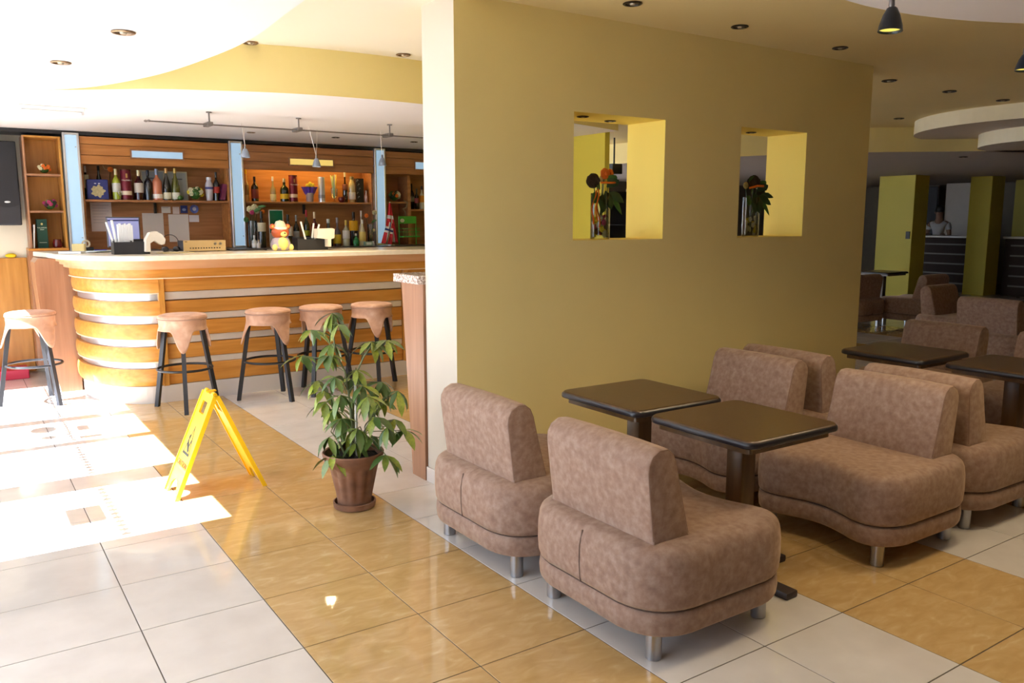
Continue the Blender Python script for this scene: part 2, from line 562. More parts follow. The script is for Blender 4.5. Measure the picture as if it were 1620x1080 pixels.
# lower white ceiling along the window front and over the bar, with a leaf-shaped raised field
near = [(1.06, 2.0), (1.165, 2.8), (1.20, 3.4), (1.226, 3.935), (1.192, 4.459), (1.069, 5.215), (.831, 5.903), (.56, 6.26)]
far_ = [(.9, 6.0), (1.15, 5.80), (1.5, 5.64), (1.8, 5.53), (2.11, 5.465), (2.5, 5.44), (2.93, 5.461), (3.6, 5.56), (4.4, 5.75), (5.3, 6.05)]
def smooth_poly(pts, n=6):
    out = []
    for i in range(len(pts) - 1):
        p0, p1, p2, p3 = [Vector(pts[max(0, min(len(pts) - 1, i + k))]) for k in (-1, 0, 1, 2)]
        for s in range(n):
            t = s / n
            out.append(tuple(.5 * ((2 * p1) + (p2 - p0) * t + (2 * p0 - 5 * p1 + 4 * p2 - p3) * t * t + (3 * p1 - p0 - 3 * p2 + p3) * t ** 3)))
    out.append(tuple(pts[-1]))
    return out
ncurve = smooth_poly(near[:-1] + [(.56, 6.262)])
fcurve = smooth_poly([(.56, 6.262)] + far_)
def drop_ceiling(name, loop, z0, z1, m_under, m_side):
    b = B()
    vb = [b.bm.verts.new((x, y, z0)) for x, y in loop]
    vt = [b.bm.verts.new((x, y, z1)) for x, y in loop]
    edges = [b.bm.edges.new((vb[i], vb[(i + 1) % len(vb)])) for i in range(len(vb))]
    r = bmesh.ops.triangle_fill(b.bm, edges=edges, use_beauty=True)
    for i in range(len(vb)):
        j = (i + 1) % len(vb)
        f = b.bm.faces.new((vb[i], vb[j], vt[j], vt[i]))
        f.material_index = 1
    return struct(b.build(name, [m_under, m_side]))
loop = [(-.55, -6), (.6, -6), (.75, -2), (.95, .6)] + ncurve + fcurve[1:] + [(5.3, 9.3), (-.55, 9.3)]
drop_ceiling('ceiling_lower', loop, 2.32, 2.62, CEIL_W, FASCIA)
# round lowered field over the seating
disc = arc(3.03, .27, 1.75, 1.75, 0, 360, 72)[:-1]
drop_ceiling('ceiling_disc', disc, 2.32, 2.62, CEIL_W, CEIL)
# curved lower ceiling in front of the reception, two stepped discs before it
rec = smooth_poly([(8.2, 14.1), (8.5, 9.0), (8.95, 7.2), (9.515, 6.30), (9.995, 5.86), (10.48, 5.42), (11.0, 4.7), (11.6, 3.4), (12.3, 1.0), (12.6, -2), (12.6, -5.9)], 5)
drop_ceiling('ceiling_reception', rec + [(23.9, -5.9), (23.9, 14.1)], 2.32, 2.62, mat((.50, .44, .42), .7, name='grey_soffit_paint'), FASCIA)
drop_ceiling('ceiling_disc_upper', arc(10.35, 4.25, 1.6, 1.6, 0, 360, 64)[:-1], 2.47, 2.62, mat((.60, .52, .46), .7, name='soffit_paint'), mat((.86, .78, .56), .6, name='pale_yellow_paint'))
drop_ceiling('ceiling_disc_lower', arc(10.65, 4.15, 1.15, 1.15, 0, 360, 64)[:-1], 2.32, 2.47, mat((.60, .52, .46), .7, name='soffit_paint'), mat((.86, .78, .56), .6, name='pale_yellow_paint'))

# ---- columns
def column(n, x0, x1, y0, y1):
    return struct(B().box(x0, x1, y0, y1, 0, 2.62, .004).build('column_%d' % n, COLUMN_Y))
column(1, 15.2, 15.68, 8.866, 9.6)
column(2, 16.8, 17.29, 8.244, 8.66)
column(3, 19.0, 19.5, 8.0, 8.84)
struct(B().box(5.302, 5.36, 6.24, 8.199, 0, 2.62).build('wall_bar_side', COLUMN_Y))
dk_ = struct(B().box(11.9, 12.7, 14.15, 14.199, 0, 2.1).build('door_2', BLACKM))
for xa in (11.84, 12.7):
    B().box(xa, xa + .06, 14.14, 14.199, 0, 2.16).build('door_frame', mat((.5, .47, .44), .5, name='grey_post'), dk_)
sw = tag(B().box(15.18, 15.199, 8.90, 8.98, 1.12, 1.26, .003).build('wall_socket', BLACKM), 'small black switch plate on the nearest yellow column', 'switch')
# ================================================================== bar counter
bar = thing('bar_counter', 'long honey-coloured wooden bar counter with rounded end and silver strips', 'bar counter', (0, 0, 0))
CXB, CYB = 1.36, 7.92
BX1 = 4.95
def bar_path(off, a_end=180, x_end=None, n=18):
    """front line of the bar in plan, moved out by off: rounded end, then the straight front"""
    rx, ry = .50 + off, .80 + off
    p = arc(CXB, CYB, rx, ry, a_end, 270, n)
    if x_end:
        p.append((x_end, CYB - ry))
    return p
def band(path_out, path_in, z0, z1):
    b = B()
    n = len(path_out)
    rings = []
    for (xo, yo), (xi, yi) in zip(path_out, path_in):
        rings.append([(xo, yo, z0), (xo, yo, z1), (xi, yi, z1), (xi, yi, z0)])
    return b.loft(rings)
def bulge(off0, offm, z0, z1, a0=180, n=18):
    """a plank of the rounded end, slightly bellied"""
    rings = []
    k = 6
    prof = [(off0 + (offm - off0) * math.sin(PI * t / k) ** .6, z0 + (z1 - z0) * t / k) for t in range(k + 1)]
    paths = [bar_path(o, a0, None, n) for o, z in prof]
    inner = bar_path(-.05, a0, None, n)
    for i in range(n + 1):
        rings.append([(paths[t][i][0], paths[t][i][1], prof[t][1]) for t in range(k + 1)] + [(inner[i][0], inner[i][1], z1), (inner[i][0], inner[i][1], z0)])
    return B().loft(rings)
# core and plinth
core = bar_path(-.055, 180, BX1) + [(BX1, 7.76), (1.5, 7.76)]
B().prism(core, .0, 1.15).build('carcass', mat((.30, .15, .06), .5, name='carcass_wood'), bar)  # darker brown wood core behind the planks
band(bar_path(-.005, 180, BX1), bar_path(-.05, 180, BX1), 0, .142).build('plinth', mat((.62, .58, .55), .25, name='grey_plinth', var=.1, scale=3), bar)
# rounded-end planks and strips
PL = [(.150, .290), (.345, .470), (.530, .655), (.722, .842), (.905, 1.02)]
for z0, z1 in PL:
    bulge(.018, .03, z0, z1, 172).build('plank', WOOD, bar, True)
ST = [(.292, .343), (.472, .528), (.657, .720), (.844, .903)]
for z0, z1 in ST:
    band(bar_path(-.012, 174), bar_path(-.05, 174), z0, z1).build('silver_strip', SILVER, bar, True)
    band(bar_path(.022, 174), bar_path(-.02, 174), z1 - .004, z1 + .006).build('strip_lip', mat((.8, .6, .4), .3, name='light_edge_wood'), bar, True)
# straight planks, set back between uprights
yf = CYB - .80
for z0, z1 in [(.146, .300), (.358, .478), (.540, .664), (.728, .836), (.912, 1.018)]:
    for xa, xb in ((1.405, 3.545), (3.60, BX1)):
        B().box(xa, xb, yf + .012, yf + .05, z0, z1, .003).build('plank', WOOD, bar)
for z0, z1 in [(.304, .354), (.484, .537), (.670, .724), (.846, .908)]:
    for xa, xb in ((1.405, 3.545), (3.60, BX1)):
        B().box(xa, xb, yf + .025, yf + .052, z0, z1).build('silver_strip', mat((.74, .68, .60), .35, .3, name='pale_strip'), bar)
for xa in (1.355, 3.55):
    B().box(xa, xa + .048, yf - .022, yf + .05, .142, 1.03, .003).build('upright', WOODV, bar)
# bands under the top
band(bar_path(.045, 180, BX1), bar_path(-.05, 180, BX1), 1.03, 1.10).build('upper_band', WOOD, bar, True)
band(bar_path(.052, 180, BX1), bar_path(-.05, 180, BX1), 1.022, 1.030).build('band_edge', mat((.8, .6, .4), .3, name='light_edge_wood'), bar, True)
for q, (o, z0, z1) in enumerate([(.085, 1.10, 1.125), (.115, 1.125, 1.15), (.14, 1.15, 1.173)]):
    band(bar_path(o, 180, BX1), bar_path(-.05, 180, BX1), z0, z1).build('moulding', ramp_mat('moulding_wood', [(.3, (.58, .30, .14)), (.7, (.66, .38, .2))], (1, 9, 9), 2, .35) if q == 0 else bpy.data.materials['moulding_wood'], bar, True)
top = [(.60, 8.48)] + bar_path(.165, 180, BX1) + [(BX1, 7.84), (1.75, 7.84), (1.45, 8.1), (1.42, 8.48)]
tp = [(x, y) for x, y in top]
b = B()
b.loft([[(x, y, 1.173) for x, y in tp], [(x, y, 1.178) for x, y in tp], [(x, y, 1.207) for x, y in tp], [(x, y, 1.213) for x, y in inset(tp, .006)]])
b.build('counter_top', CREAMTOP, bar)
# side panel at the rounded end: widens towards the top
b = B()
pan = [(.70, .0), (.865, .0), (.865, 1.165), (.60, 1.165), (.575, 1.13), (.575, .95), (.60, .6), (.66, .2)]
b.loft([[(x, 8.06, z) for x, z in pan], [(x, 8.48, z) for x, z in pan]])
b.build('side_panel', WOODP, bar)
# granite-topped cabinet behind the partition
cab = thing('side_cabinet', 'tall beech cabinet with speckled granite top beside the cream wall end', 'cabinet', (2.17, 4.1, 0))
b = B()
sec = [(.0, .0), (.16, .0), (.20, .45), (.265, 1.135), (0, 1.135)]
b.loft([[(0, y, z) for y, z in sec], [(.025, y, z) for y, z in sec]])
b.build('end_panel', WOODP, cab)
B().box(.025, 1.6, .01, .16, .02, 1.135).build('body', WOODP, cab)
B().box(-.03, 1.63, .0, .315, 1.136, 1.185, .006, 2).build('granite_top', GRANITE, cab)

# ================================================================== back wall: wood panel, speaker, corner shelf
wp = tag(B().box(-.5, .60, 9.255, 9.299, .02, 1.13, .004).build('wall_panel', WOODV), 'plain honey wood panel covering the lower wall under the loudspeaker', 'panel')
tag(B().ball((0, 0, 0), .03, (1.6, .8, .7)).build('sponge', mat((.9, .65, .02), .9, name='yellow_sponge'), None, True, (.47, 9.277, 1.151)), 'small yellow sponge on the ledge of the wood wall panel', 'sponge')
tag(B().box(-.4, .52, 8.95, 9.25, .0, .09, .01, 2).build('red_crate', mat((.55, .03, .08), .4, name='red_plastic')), 'low red plastic crate on the floor below the wood wall panel', 'crate')
sp = thing('loudspeaker', 'tall black loudspeaker hung on the pale wall left of the bar', 'loudspeaker', (.46, 9.06, 1.44))
B().box(-.1, .115, 0, .2, 0, .77, .012, 2).build('cabinet', BLACKM, sp)
b = B()
gr = [(-.09, .19), (-.05, .172), (0, .165), (.06, .172), (.105, .19), (.105, .76), (-.09, .76)]
b.loft([[(x, -.012, z) for x, z in gr], [(x, .0, z) for x, z in gr]])
b.build('grille', mat((.02, .02, .023), .85, name='grille_cloth', bump=.3, bscale=400), sp)
B().ball((0.01, -.013, .215), .02, (1.2, .15, .45)).build('badge', SILVER, sp)
B().box(-.02, .04, .2, .24, .3, .5).build('wall_bracket', BLACK, sp)

cs = thing('corner_shelf', 'open wooden corner shelf beside the loudspeaker', 'shelf', (0, 0, 0))
for xa, xb in ((.618, .636), (.915, .935)):
    B().box(xa, xb, 8.95, 9.25, 1.225, 2.262, .002).build('side_panel', WOODP if xa < .7 else WOODV, cs)
B().box(.636, .915, 9.235, 9.25, 1.225, 2.262).build('back_panel', WOODV, cs)
B().box(.636, .915, 8.95, 9.235, 2.245, 2.262).build('top_board', WOODV, cs)
for z in (1.915, 1.575):
    B().box(.637, .914, 8.955, 9.234, z - .018, z).build('shelf_board', WOODP, cs)
B().box(.60, .935, 8.93, 9.25, 1.205, 1.225, .003).build('bottom_board', WOOD, cs)
B().box(.60, .935, 8.96, 9.25, .1, 1.205).build('base', WOODP, cs)

# ================================================================== back bar units with light columns
for q, (xa, xb, lab) in enumerate([(.945, 1.085, 'tall glowing light panel in silver frame beside the corner shelf'),
                                   (2.475, 2.615, 'tall glowing light panel between the two bottle bays'),
                                   (4.115, 4.25, 'tall glowing light panel left of the small flags')]):
    t = thing('wall_light', lab, 'light panel', (xa, 8.9, 1.2), 0, 'light panels of the back bar')
    w_ = xb - xa
    for u0, u1, z0, z1 in ((0, .02, 0, 1.10), (w_ - .02, w_, 0, 1.10), (.02, w_ - .02, 0, .02), (.02, w_ - .02, 1.08, 1.10)):
        B().box(u0, u1, 0, .06, z0, z1, .002).build('frame', SILVER, t)
    B().box(.02, w_ - .02, .008, .05, .02, 1.08).build('diffuser', GLOWBLUE, t)
    for z in (.12, .97):
        B().lathe([(0, -.004), (.006, -.004), (.006, .004), (0, .004)], 10).build('screw', STEEL, t, False, (w_ - .032, .004, z), (R(90), 0, 0))
def bay(name, label, x0, x1, header_boards, back_m, shelf_z, shelf=True):
    t = thing(name, label, 'shelf', (0, 0, 0))
    B().box(x0, x1, 9.22, 9.25, 1.0, 2.29).build('back_panel', back_m, t)
    for z0, z1 in header_boards:
        B().box(x0, x1, 8.93, 8.96, z0, z1, .0025).build('header_board', WOODB if x0 > 2 else WOODH, t)
    B().box(x0 + .021, x1 - .021, 8.9605, 8.972, 2.02, 2.239).build('header_backing', WOODB, t)
    for xa, xb in ((x0, x0 + .02), (x1 - .02, x1)):
        B().box(xa, xb, 8.961, 9.219, 1.2, 2.28).build('side_panel', WOODB if x0 > 2 else WOODH, t)
    B().box(x0, x1, 8.961, 9.219, 2.24, 2.258).build('header_underside', WOODB, t)
    if shelf:
        B().box(x0 + .021, x1 - .021, 8.955, 9.219, shelf_z - .022, shelf_z, .002).build('shelf_board', WOODB, t)
        B().box((x0 + x1) / 2 - .012, (x0 + x1) / 2 + .012, 9.19, 9.219, shelf_z - .13, shelf_z - .023).build('shelf_bracket', BLACK, t)
    return t
WOODH = ramp_mat('red_honey_wood', [(.3, (.38, .14, .03)), (.55, (.50, .20, .05)), (.75, (.58, .27, .08))], (1.2, 12, 14), 2., .38, detail=6, random_shift=True)
hb = [(2.018, 2.10), (2.104, 2.20), (2.204, 2.275)]
bay('bottle_bay', 'left back-bar bay with wine bottles above pinned papers', 1.087, 2.473, hb, WOODB, 1.685)
bay('bottle_bay', 'middle back-bar bay with amber-lit upper shelf of bottles', 2.617, 4.113, hb, WOODB, 1.685)
bay3 = bay('bottle_bay', 'right back-bar bay behind the small flags', 4.252, 5.29, hb, WOODB, 1.62, False)
for (xa, xb, z, nm) in ((4.275, 4.555, 1.70, 'flower'), (4.605, 5.25, 1.615, 'bottle')):
    B().box(xa, xb, 8.97, 9.219, z - .02, z).build('shelf_board', WOODB, bay3)
B().box(4.56, 4.60, 8.962, 9.219, 1.2, 2.0).build('divider', WOODB, bay3)
tag(B().box(.94, 5.29, 8.5, 8.95, 1.16, 1.199, .003).build('back_counter', mat((.05, .035, .03), .3, name='dark_back_top')), 'dark back counter carrying the lower row of bottles', 'counter')
struct(B().box(.94, 5.29, 8.55, 8.93, 0, 1.158).build('trim_back_counter_base', WOODB))
struct(B().box(-.5, 5.29, 8.93, 9.3, 2.285, 2.318).build('painted_shadow_gap', BLACK))  # black strip paints the shade between soffit and shelf units
for xa, xb, z0, z1, m, lab in ((1.54, 2.015, 2.095, 2.160, GLOWBLUE, 'horizontal white light panel above the wine bottles'),
                               (3.124, 3.614, 2.083, 2.146, GLOWYEL, 'horizontal amber light panel above the middle shelf'),
                               (4.646, 5.1, 2.085, 2.165, GLOWBLUE, 'horizontal white light panel beside the cream wall end')):
    t = thing('header_light', lab, 'light panel', (xa, 8.918, z0), 0, 'header lights of the back bar')
    w_, h_ = xb - xa, z1 - z0
    for u0, u1, a, c in ((-.012, 0, -.012, h_ + .012), (w_, w_ + .012, -.012, h_ + .012), (0, w_, -.012, 0), (0, w_, h_, h_ + .012)):
        B().box(u0, u1, -.006, .011, a, c).build('frame', WOODP, t)
    B().box(0, w_, .0, .011, 0, h_).build('diffuser', m, t)
# lamp strip hidden behind the middle header
ls = thing('strip_light', 'warm strip light under the middle header board', 'lamp', (3.365, 9.02, 2.10))
B().box(-.6, .6, -.015, .015, 0, .014).build('housing', mat((.9, .7, .3), .4, name='warm_tube', emit=(1, .6, .15), estr=1.5), ls)
ld = bpy.data.lights.new('strip_lamp', 'AREA')
ld.shape = 'RECTANGLE'
ld.size, ld.size_y, ld.energy, ld.color = 1.2, .03, 2.2, (1, .64, .13)
lo = link('strip_lamp', ld, ls, (0, 0, -.003))
BOTTLES = [
    (1.148, 9.15, 1.686, 0.0285, 0.321, 'wine', '#2b3a1c', '#d8cfa0', 0.35, 0.75, '#c9cbd8', 'green bottle with cream label at the far left of the upper shelf'),
    (1.263, 9.13, 1.686, 0.0354, 0.324, 'hock', '#101812', None, 0, 0, '#181c14', 'black-green sparkling wine bottle standing behind the blue box'),
    (1.402, 9.04, 1.686, 0.0385, 0.294, 'wine', '#a9b437', '#d7d8cc', 0.25, 0.55, '#e0cfa0', 'yellow-green white wine bottle left of the first maroon tin'),
    (1.608, 9.04, 1.686, 0.0424, 0.288, 'wine', '#3a0c14', '#cfc4b4', 0.25, 0.58, '#e6dcb0', 'dark red wine bottle with cream cap right of the maroon tin'),
    (1.696, 9.04, 1.686, 0.0394, 0.291, 'wine', '#14131c', None, 0, 0, '#191624', 'plain black wine bottle between red wine and rose bottle'),
    (1.780, 9.04, 1.686, 0.0462, 0.306, 'wine', '#d07e5c', '#efe6dc', 0.06, 0.2, '#8a93ab', 'pink rose wine bottle with grey cap and white oval label'),
    (1.871, 9.04, 1.686, 0.0398, 0.315, 'hock', '#23231c', '#d9d3b5', 0.04, 0.25, '#d9a868', 'dark slim wine bottle with tan cap in front of framed certificate'),
    (1.956, 9.04, 1.686, 0.0401, 0.318, 'hock', '#5a5c14', '#dcdac6', 0.04, 0.25, '#d2b15c', 'olive green slim wine bottle with gold cap'),
    (2.289, 9.04, 1.686, 0.0409, 0.238, 'shaker', '#c8c6d0', '#4a4f8c', 0.5, 0.6, '#dcdade', 'white and silver shaker-like bottle with blue band'),
    (2.363, 9.04, 1.686, 0.0342, 0.292, 'wine', '#12100f', '#b8382c', 0.28, 0.5, '#1a1815', 'black bottle with red label next to the leaning book'),
    (2.674, 9.04, 1.686, 0.0279, 0.342, 'tall', '#c8a86a', '#8a6a3a', 0.2, 0.5, '#d8c01c', 'tall tan bottle with yellow cap tight against the middle light panel'),
    (2.765, 9.04, 1.686, 0.0386, 0.258, 'wine', '#160b0e', '#7a2c22', 0.12, 0.5, '#1c0a12', 'black wine bottle with red and gold label on the amber shelf'),
    (2.964, 9.04, 1.686, 0.0320, 0.263, 'tall', '#a08a58', '#d8cc8c', 0.05, 0.3, '#d8d2c8', 'slender clear bottle with silver cap on the amber shelf'),
    (3.090, 9.04, 1.686, 0.0465, 0.246, 'squat', '#14200e', '#d0b01c', 0.12, 0.34, '#c8b48c', 'squat dark green bottle with yellow label on the amber shelf'),
    (3.801, 9.04, 1.686, 0.0298, 0.343, 'tall', '#1a0f0c', '#8c4a28', 0.4, 0.6, '#b8b8a0', 'tallest black bottle on the amber shelf'),
    (3.884, 9.04, 1.686, 0.0412, 0.289, 'shaker', '#b8a674', '#d8d4cc', 0.12, 0.4, '#8a7a4a', 'cream and clear shaped bottle beside the black gift box'),
    (4.060, 9.04, 1.686, 0.0189, 0.134, 'squat', '#c0a8a8', None, 0, 0, '#a89a90', 'tiny pale bottle at the right end of the amber shelf'),
    (4.695, 9.12, 1.616, 0.0316, 0.301, 'wine', '#0e0d0e', '#b8b0a8', 0.3, 0.5, '#1a1210', 'black bottle on the shelf beside the cream wall end'),
    (4.700, 9.0, 1.616, 0.0274, 0.238, 'wine', '#171012', '#7c2a2a', 0.3, 0.55, '#222222', 'shorter black bottle with red label beside the cream wall end'),
    (4.790, 9.04, 1.616, 0.0355, 0.271, 'squat', '#c8bca0', '#d8881c', 0.3, 0.6, '#2a1c18', 'clear bottle with orange label beside the cream wall end'),
    (2.723, 8.72, 1.2, 0.0408, 0.372, 'wine', '#1a1612', '#cfc4a4', 0.45, 0.7, '#26221c', 'dark bottle with round cream label beside the flower vase'),
    (2.603, 8.6, 1.2, 0.0267, 0.126, 'squat', '#c8ccc8', '#e0e0dc', 0.1, 0.4, '#d8d8d0', 'small clear miniature bottle in front of the flower vase'),
    (2.631, 8.55, 1.2, 0.0200, 0.081, 'squat', '#d0c8c0', None, 0, 0, '#c8a878', 'tiny clear miniature bottle beside the bear jar'),
    (3.006, 8.72, 1.2, 0.0450, 0.340, 'wine', '#1c1410', '#d8cfc0', 0.35, 0.65, '#1c1a1a', 'whisky bottle with white label right of the bear jar'),
    (3.124, 8.8, 1.2, 0.0316, 0.334, 'wine', '#15110f', '#aaaaaa', 0.3, 0.5, '#8a8a88', 'dark bottle with pour spout behind the straw caddy'),
    (3.240, 8.8, 1.2, 0.0318, 0.389, 'wine', '#12230f', '#9aa018', 0.3, 0.45, '#a82838', 'dark green bottle with red cap behind the straw caddy'),
    (3.332, 8.8, 1.2, 0.0391, 0.369, 'wine', '#5a1410', '#7c1c18', 0.3, 0.6, '#dcc8a8', 'red liqueur bottle with cream cap behind the napkins'),
    (3.340, 8.6, 1.2, 0.0245, 0.131, 'squat', '#b8a08c', '#d8d0c0', 0.2, 0.6, '#3a2018', 'miniature bottle with white label right of the straw caddy'),
    (3.442, 8.68, 1.2, 0.0496, 0.293, 'squat', '#1a1a1a', '#8a8478', 0.3, 0.6, '#b8bcb8', 'dark round-shouldered bottle with silver spout'),
    (3.545, 8.68, 1.2, 0.0392, 0.307, 'tall', '#4a3c40', '#c8a81c', 0.1, 0.42, '#8c8890', 'bottle with yellow label and metal pourer'),
    (3.639, 8.66, 1.2, 0.0393, 0.279, 'wine', '#a8a88c', '#d8d4cc', 0.3, 0.62, '#d0b04c', 'clear bottle with gold cap in the lower row'),
    (3.800, 8.82, 1.2, 0.0476, 0.371, 'wine', '#1c0c10', '#d8a818', 0.45, 0.75, '#20140c', 'tall dark bottle with yellow and red label in the lower row'),
    (3.826, 8.64, 1.2, 0.0361, 0.286, 'hock', '#d0c8a0', '#dcc870', 0.2, 0.55, '#e0dcd8', 'white frosted bottle with pale yellow label in the lower row'),
    (3.902, 8.84, 1.2, 0.0295, 0.385, 'tall', '#b8bcc8', None, 0, 0, '#d8d8dc', 'tall clear slender bottle near the third light panel'),
    (3.720, 8.58, 1.2, 0.0321, 0.134, 'squat', '#1c6a34', '#2a8a48', 0.2, 0.5, '#cfd8cc', 'small green bottle in the lower row'),
    (3.922, 8.58, 1.2, 0.0217, 0.048, 'squat', '#c8ccd0', None, 0, 0, '#d0d4d8', 'tiny clear bottle at the foot of the third light panel'),
]
# ================================================================== bottles
def bottle_profile(kind, r, h):
    n = max(.009, r * .3)
    if kind == 'wine':
        return [(r * .9, 0), (r, .004), (r, h * .56), (r * .93, h * .62), (r * .6, h * .70), (n, h * .76), (n, h * .97), (n * 1.1, h)], n, .76
    if kind == 'hock':
        return [(r * .9, 0), (r, .004), (r, h * .36), (r * .92, h * .48), (r * .68, h * .62), (n * 1.2, h * .76), (n, h * .82), (n, h)], n, .80
    if kind == 'tall':
        return [(r * .9, 0), (r, .004), (r * .96, h * .45), (r * .8, h * .55), (n * 1.05, h * .66), (n, h * .97), (n, h)], n, .78
    if kind == 'shaker':
        return [(r * .75, 0), (r * .78, .004), (r, h * .5), (r, h * .66), (r * .86, h * .76), (r * .6, h * .84), (r * .55, h)], r * .55, .84
    return [(r * .9, 0), (r, .004), (r, h * .5), (r * .9, h * .6), (r * .5, h * .68), (n * 1.1, h * .73), (n, h)], n, .8
GL = {}
def bottle_glass(c):
    if c not in GL:
        GL[c] = mat(c, .08, 0, 'bottle_glass_' + c[1:], var=.05, spec=.6, coat=.3)
    return GL[c]
def bottle(X, Y, Z, r, h, kind, g, lc, a, b_, cap, label):
    t = thing('bottle', label, 'bottle', (X, Y, Z), 0, 'bottles of the back bar')
    prof, n, nk = bottle_profile(kind, r, h)
    B().lathe(prof, 16).build('glass_body', bottle_glass(g), t, True)
    if lc:
        B().lathe([(r * 1.012, h * a), (r * 1.03, h * a + .001), (r * 1.03, h * b_ - .001), (r * 1.012, h * b_)], 14, a0=R(-200), a1=R(20)).build('paper_label', mat(lc, .6, name='label_paper', var=.18, scale=70), t, True)
    B().lathe([(n * 1.12, h * (nk + .06)), (n * 1.18, h * (nk + .07)), (n * 1.18, h + .004), (n * .8, h + .006)], 12).build('cap', mat(cap, .35, .2, name='cap_foil'), t, True)
    return t
for row in BOTTLES:
    bottle(*row)

# ---- upper shelf, other things
ZU, YU = 1.686, 9.04
bx = thing('gift_box', 'blue gift box with gold crest on the upper shelf', 'box', (1.228, 9.03, ZU))
B().box(-.093, .093, -.045, .045, 0, .192, .004).build('carton', mat('#2b3576', .4, name='blue_card', var=.15, scale=15), bx)
b = B()
crest = []
for k in range(40):
    a = 2 * PI * k / 40
    rr = .055 * (1 + .10 * math.cos(5 * a) + .12 * math.sin(9 * a + 1))
    crest.append((rr * 1.05 * math.cos(a), rr * math.sin(a)))
b.loft([[(x, -.0455, .08 + z) for x, z in crest], [(x, -.048, .08 + z) for x, z in crest]])
b.build('gold_crest', mat('#b8ad84', .4, .3, 'gold_print', var=.4, scale=60), bx)
B().box(-.03, -.012, -.048, -.045, .147, .157).build('star', mat('#c8c8d8', .5), bx)
B().box(.004, .022, -.048, -.045, .147, .157).build('star', mat('#c8c8d8', .5), bx)
def tin(x, r, h, label, cols, txt=None):
    t = thing('gift_tin', label, 'tin', (x, YU, ZU), 0, 'round gift tins on the upper shelf')
    B().lathe([(r, .0), (r, h * .98), (r * .95, h)], 20).build('tube', mat(cols[0], .3, .4, 'tin_lacquer'), t, True)
    B().lathe([(r * 1.012, h * .16), (r * 1.012, h * .29)], 20, caps=False).build('band', mat(cols[1], .4, name='tin_band'), t, True)
    for z in (.0, .955):
        B().lathe([(r * 1.03, h * z), (r * 1.03, h * (z + .04))], 20, caps=True).build('rim', mat(cols[2], .3, .6, 'tin_rim'), t, True)
    if txt:
        text_mesh(txt, r * .42, mat('#e8d8c8', .5), 'lettering', t, (0, -r * 1.02, h * .64), (R(90), 0, 0))
        B().box(-r * .16, r * .16, -r * 1.03, -r * 1.0, h * .72, h * .86).build('emblem', mat('#c89a5a', .4, .4), t)
    return t
tin(1.492, .050, .297, 'maroon whisky tin with cream band left of the red wine bottles', ('#6a1526', '#d8c4a8', '#5a2a1c'), 'Glenfiddich')
tin(3.191, .047, .290, 'maroon whisky tin with cream band on the amber shelf', ('#6a1526', '#d8bc9c', '#5a2a1c'), 'Glenfiddich')
tin(3.519, .038, .279, 'silver metal tin on the amber shelf', ('#b8b8bc', '#8c8c90', '#d8d8dc'))
def frame_(x0, x1, z1, y, label):
    t = thing('certificate_frame', label, 'picture frame', ((x0 + x1) / 2, y, ZU), 0, 'framed certificates')
    w_, h_ = (x1 - x0) / 2, z1 - ZU
    for a, c, e, f in ((-w_, -w_ + .012, 0, h_), (w_ - .012, w_, 0, h_), (-w_ + .012, w_ - .012, 0, .012), (-w_ + .012, w_ - .012, h_ - .012, h_)):
        B().box(a, c, -.008, .008, e, f).build('frame', mat('#d8d2b8', .4, name='cream_frame'), t)
    B().box(-w_ + .012, w_ - .012, -.002, .006, .012, h_ - .012).build('certificate', mat('#b9c3c6', .5, name='certificate_paper', var=.08, scale=20), t)
    B().box(-w_ * .5, w_ * .5, -.004, -.002, h_ * .72, h_ * .76).build('print', mat('#6a7080', .6), t)
    t.rotation_euler = (R(-4), 0, 0)
frame_(1.655, 1.885, 1.99, 9.17, 'white framed certificate behind the rose wine bottle')
frame_(1.905, 2.105, 1.985, 9.165, 'cream framed certificate beside the flower ball')
def petals(parent, name, c, r, m, n=7, tilt=.5):
    b = B()
    for k in range(n):
        a = 2 * PI * k / n
        d = Vector((math.cos(a), -tilt, math.sin(a))).normalized()
        b.ball((c[0] + d.x * r * .55, c[1] + d.y * r * .4, c[2] + d.z * r * .55), r * .5, (1, .7, 1), 7, 5)
    b.ball((c[0], c[1] - r * .45, c[2]), r * .33, (1, 1, 1), 7, 5)
    return b.build(name, m, parent, True)
def leaf_blade(parent, p, d, L_, w_, m, name='leaf'):
    p, d = Vector(p), Vector(d).normalized()
    s = d.cross(Vector((0, -1, .2))).normalized()
    u = s.cross(d)
    pts = []
    for t, k in ((0, .06), (.3, .8), (.6, 1), (.85, .55), (1, .02)):
        c = p + d * L_ * t - Vector((0, 0, 1)) * L_ * .25 * t * t
        pts.append([c + s * w_ * k, c + u * w_ * .25 * k, c - s * w_ * k])
    b = B()
    b.loft(pts, caps=False, closed=False)
    return b.build(name, m, parent, True)
LEAF = mat('#3f6a2a', .45, name='green_leaf', var=.3, scale=20)
LEAFD = mat('#23401f', .45, name='dark_green_leaf', var=.3, scale=20)
ORANGE = mat('#e0701a', .6, name='orange_petal', var=.2, scale=40)
YEL = mat('#dcc62a', .6, name='yellow_petal', var=.15, scale=40)
PALE = mat('#d8d2a8', .6, name='pale_petal', var=.15, scale=40)
PINK = mat('#a8305e', .6, name='magenta_petal', var=.2, scale=40)
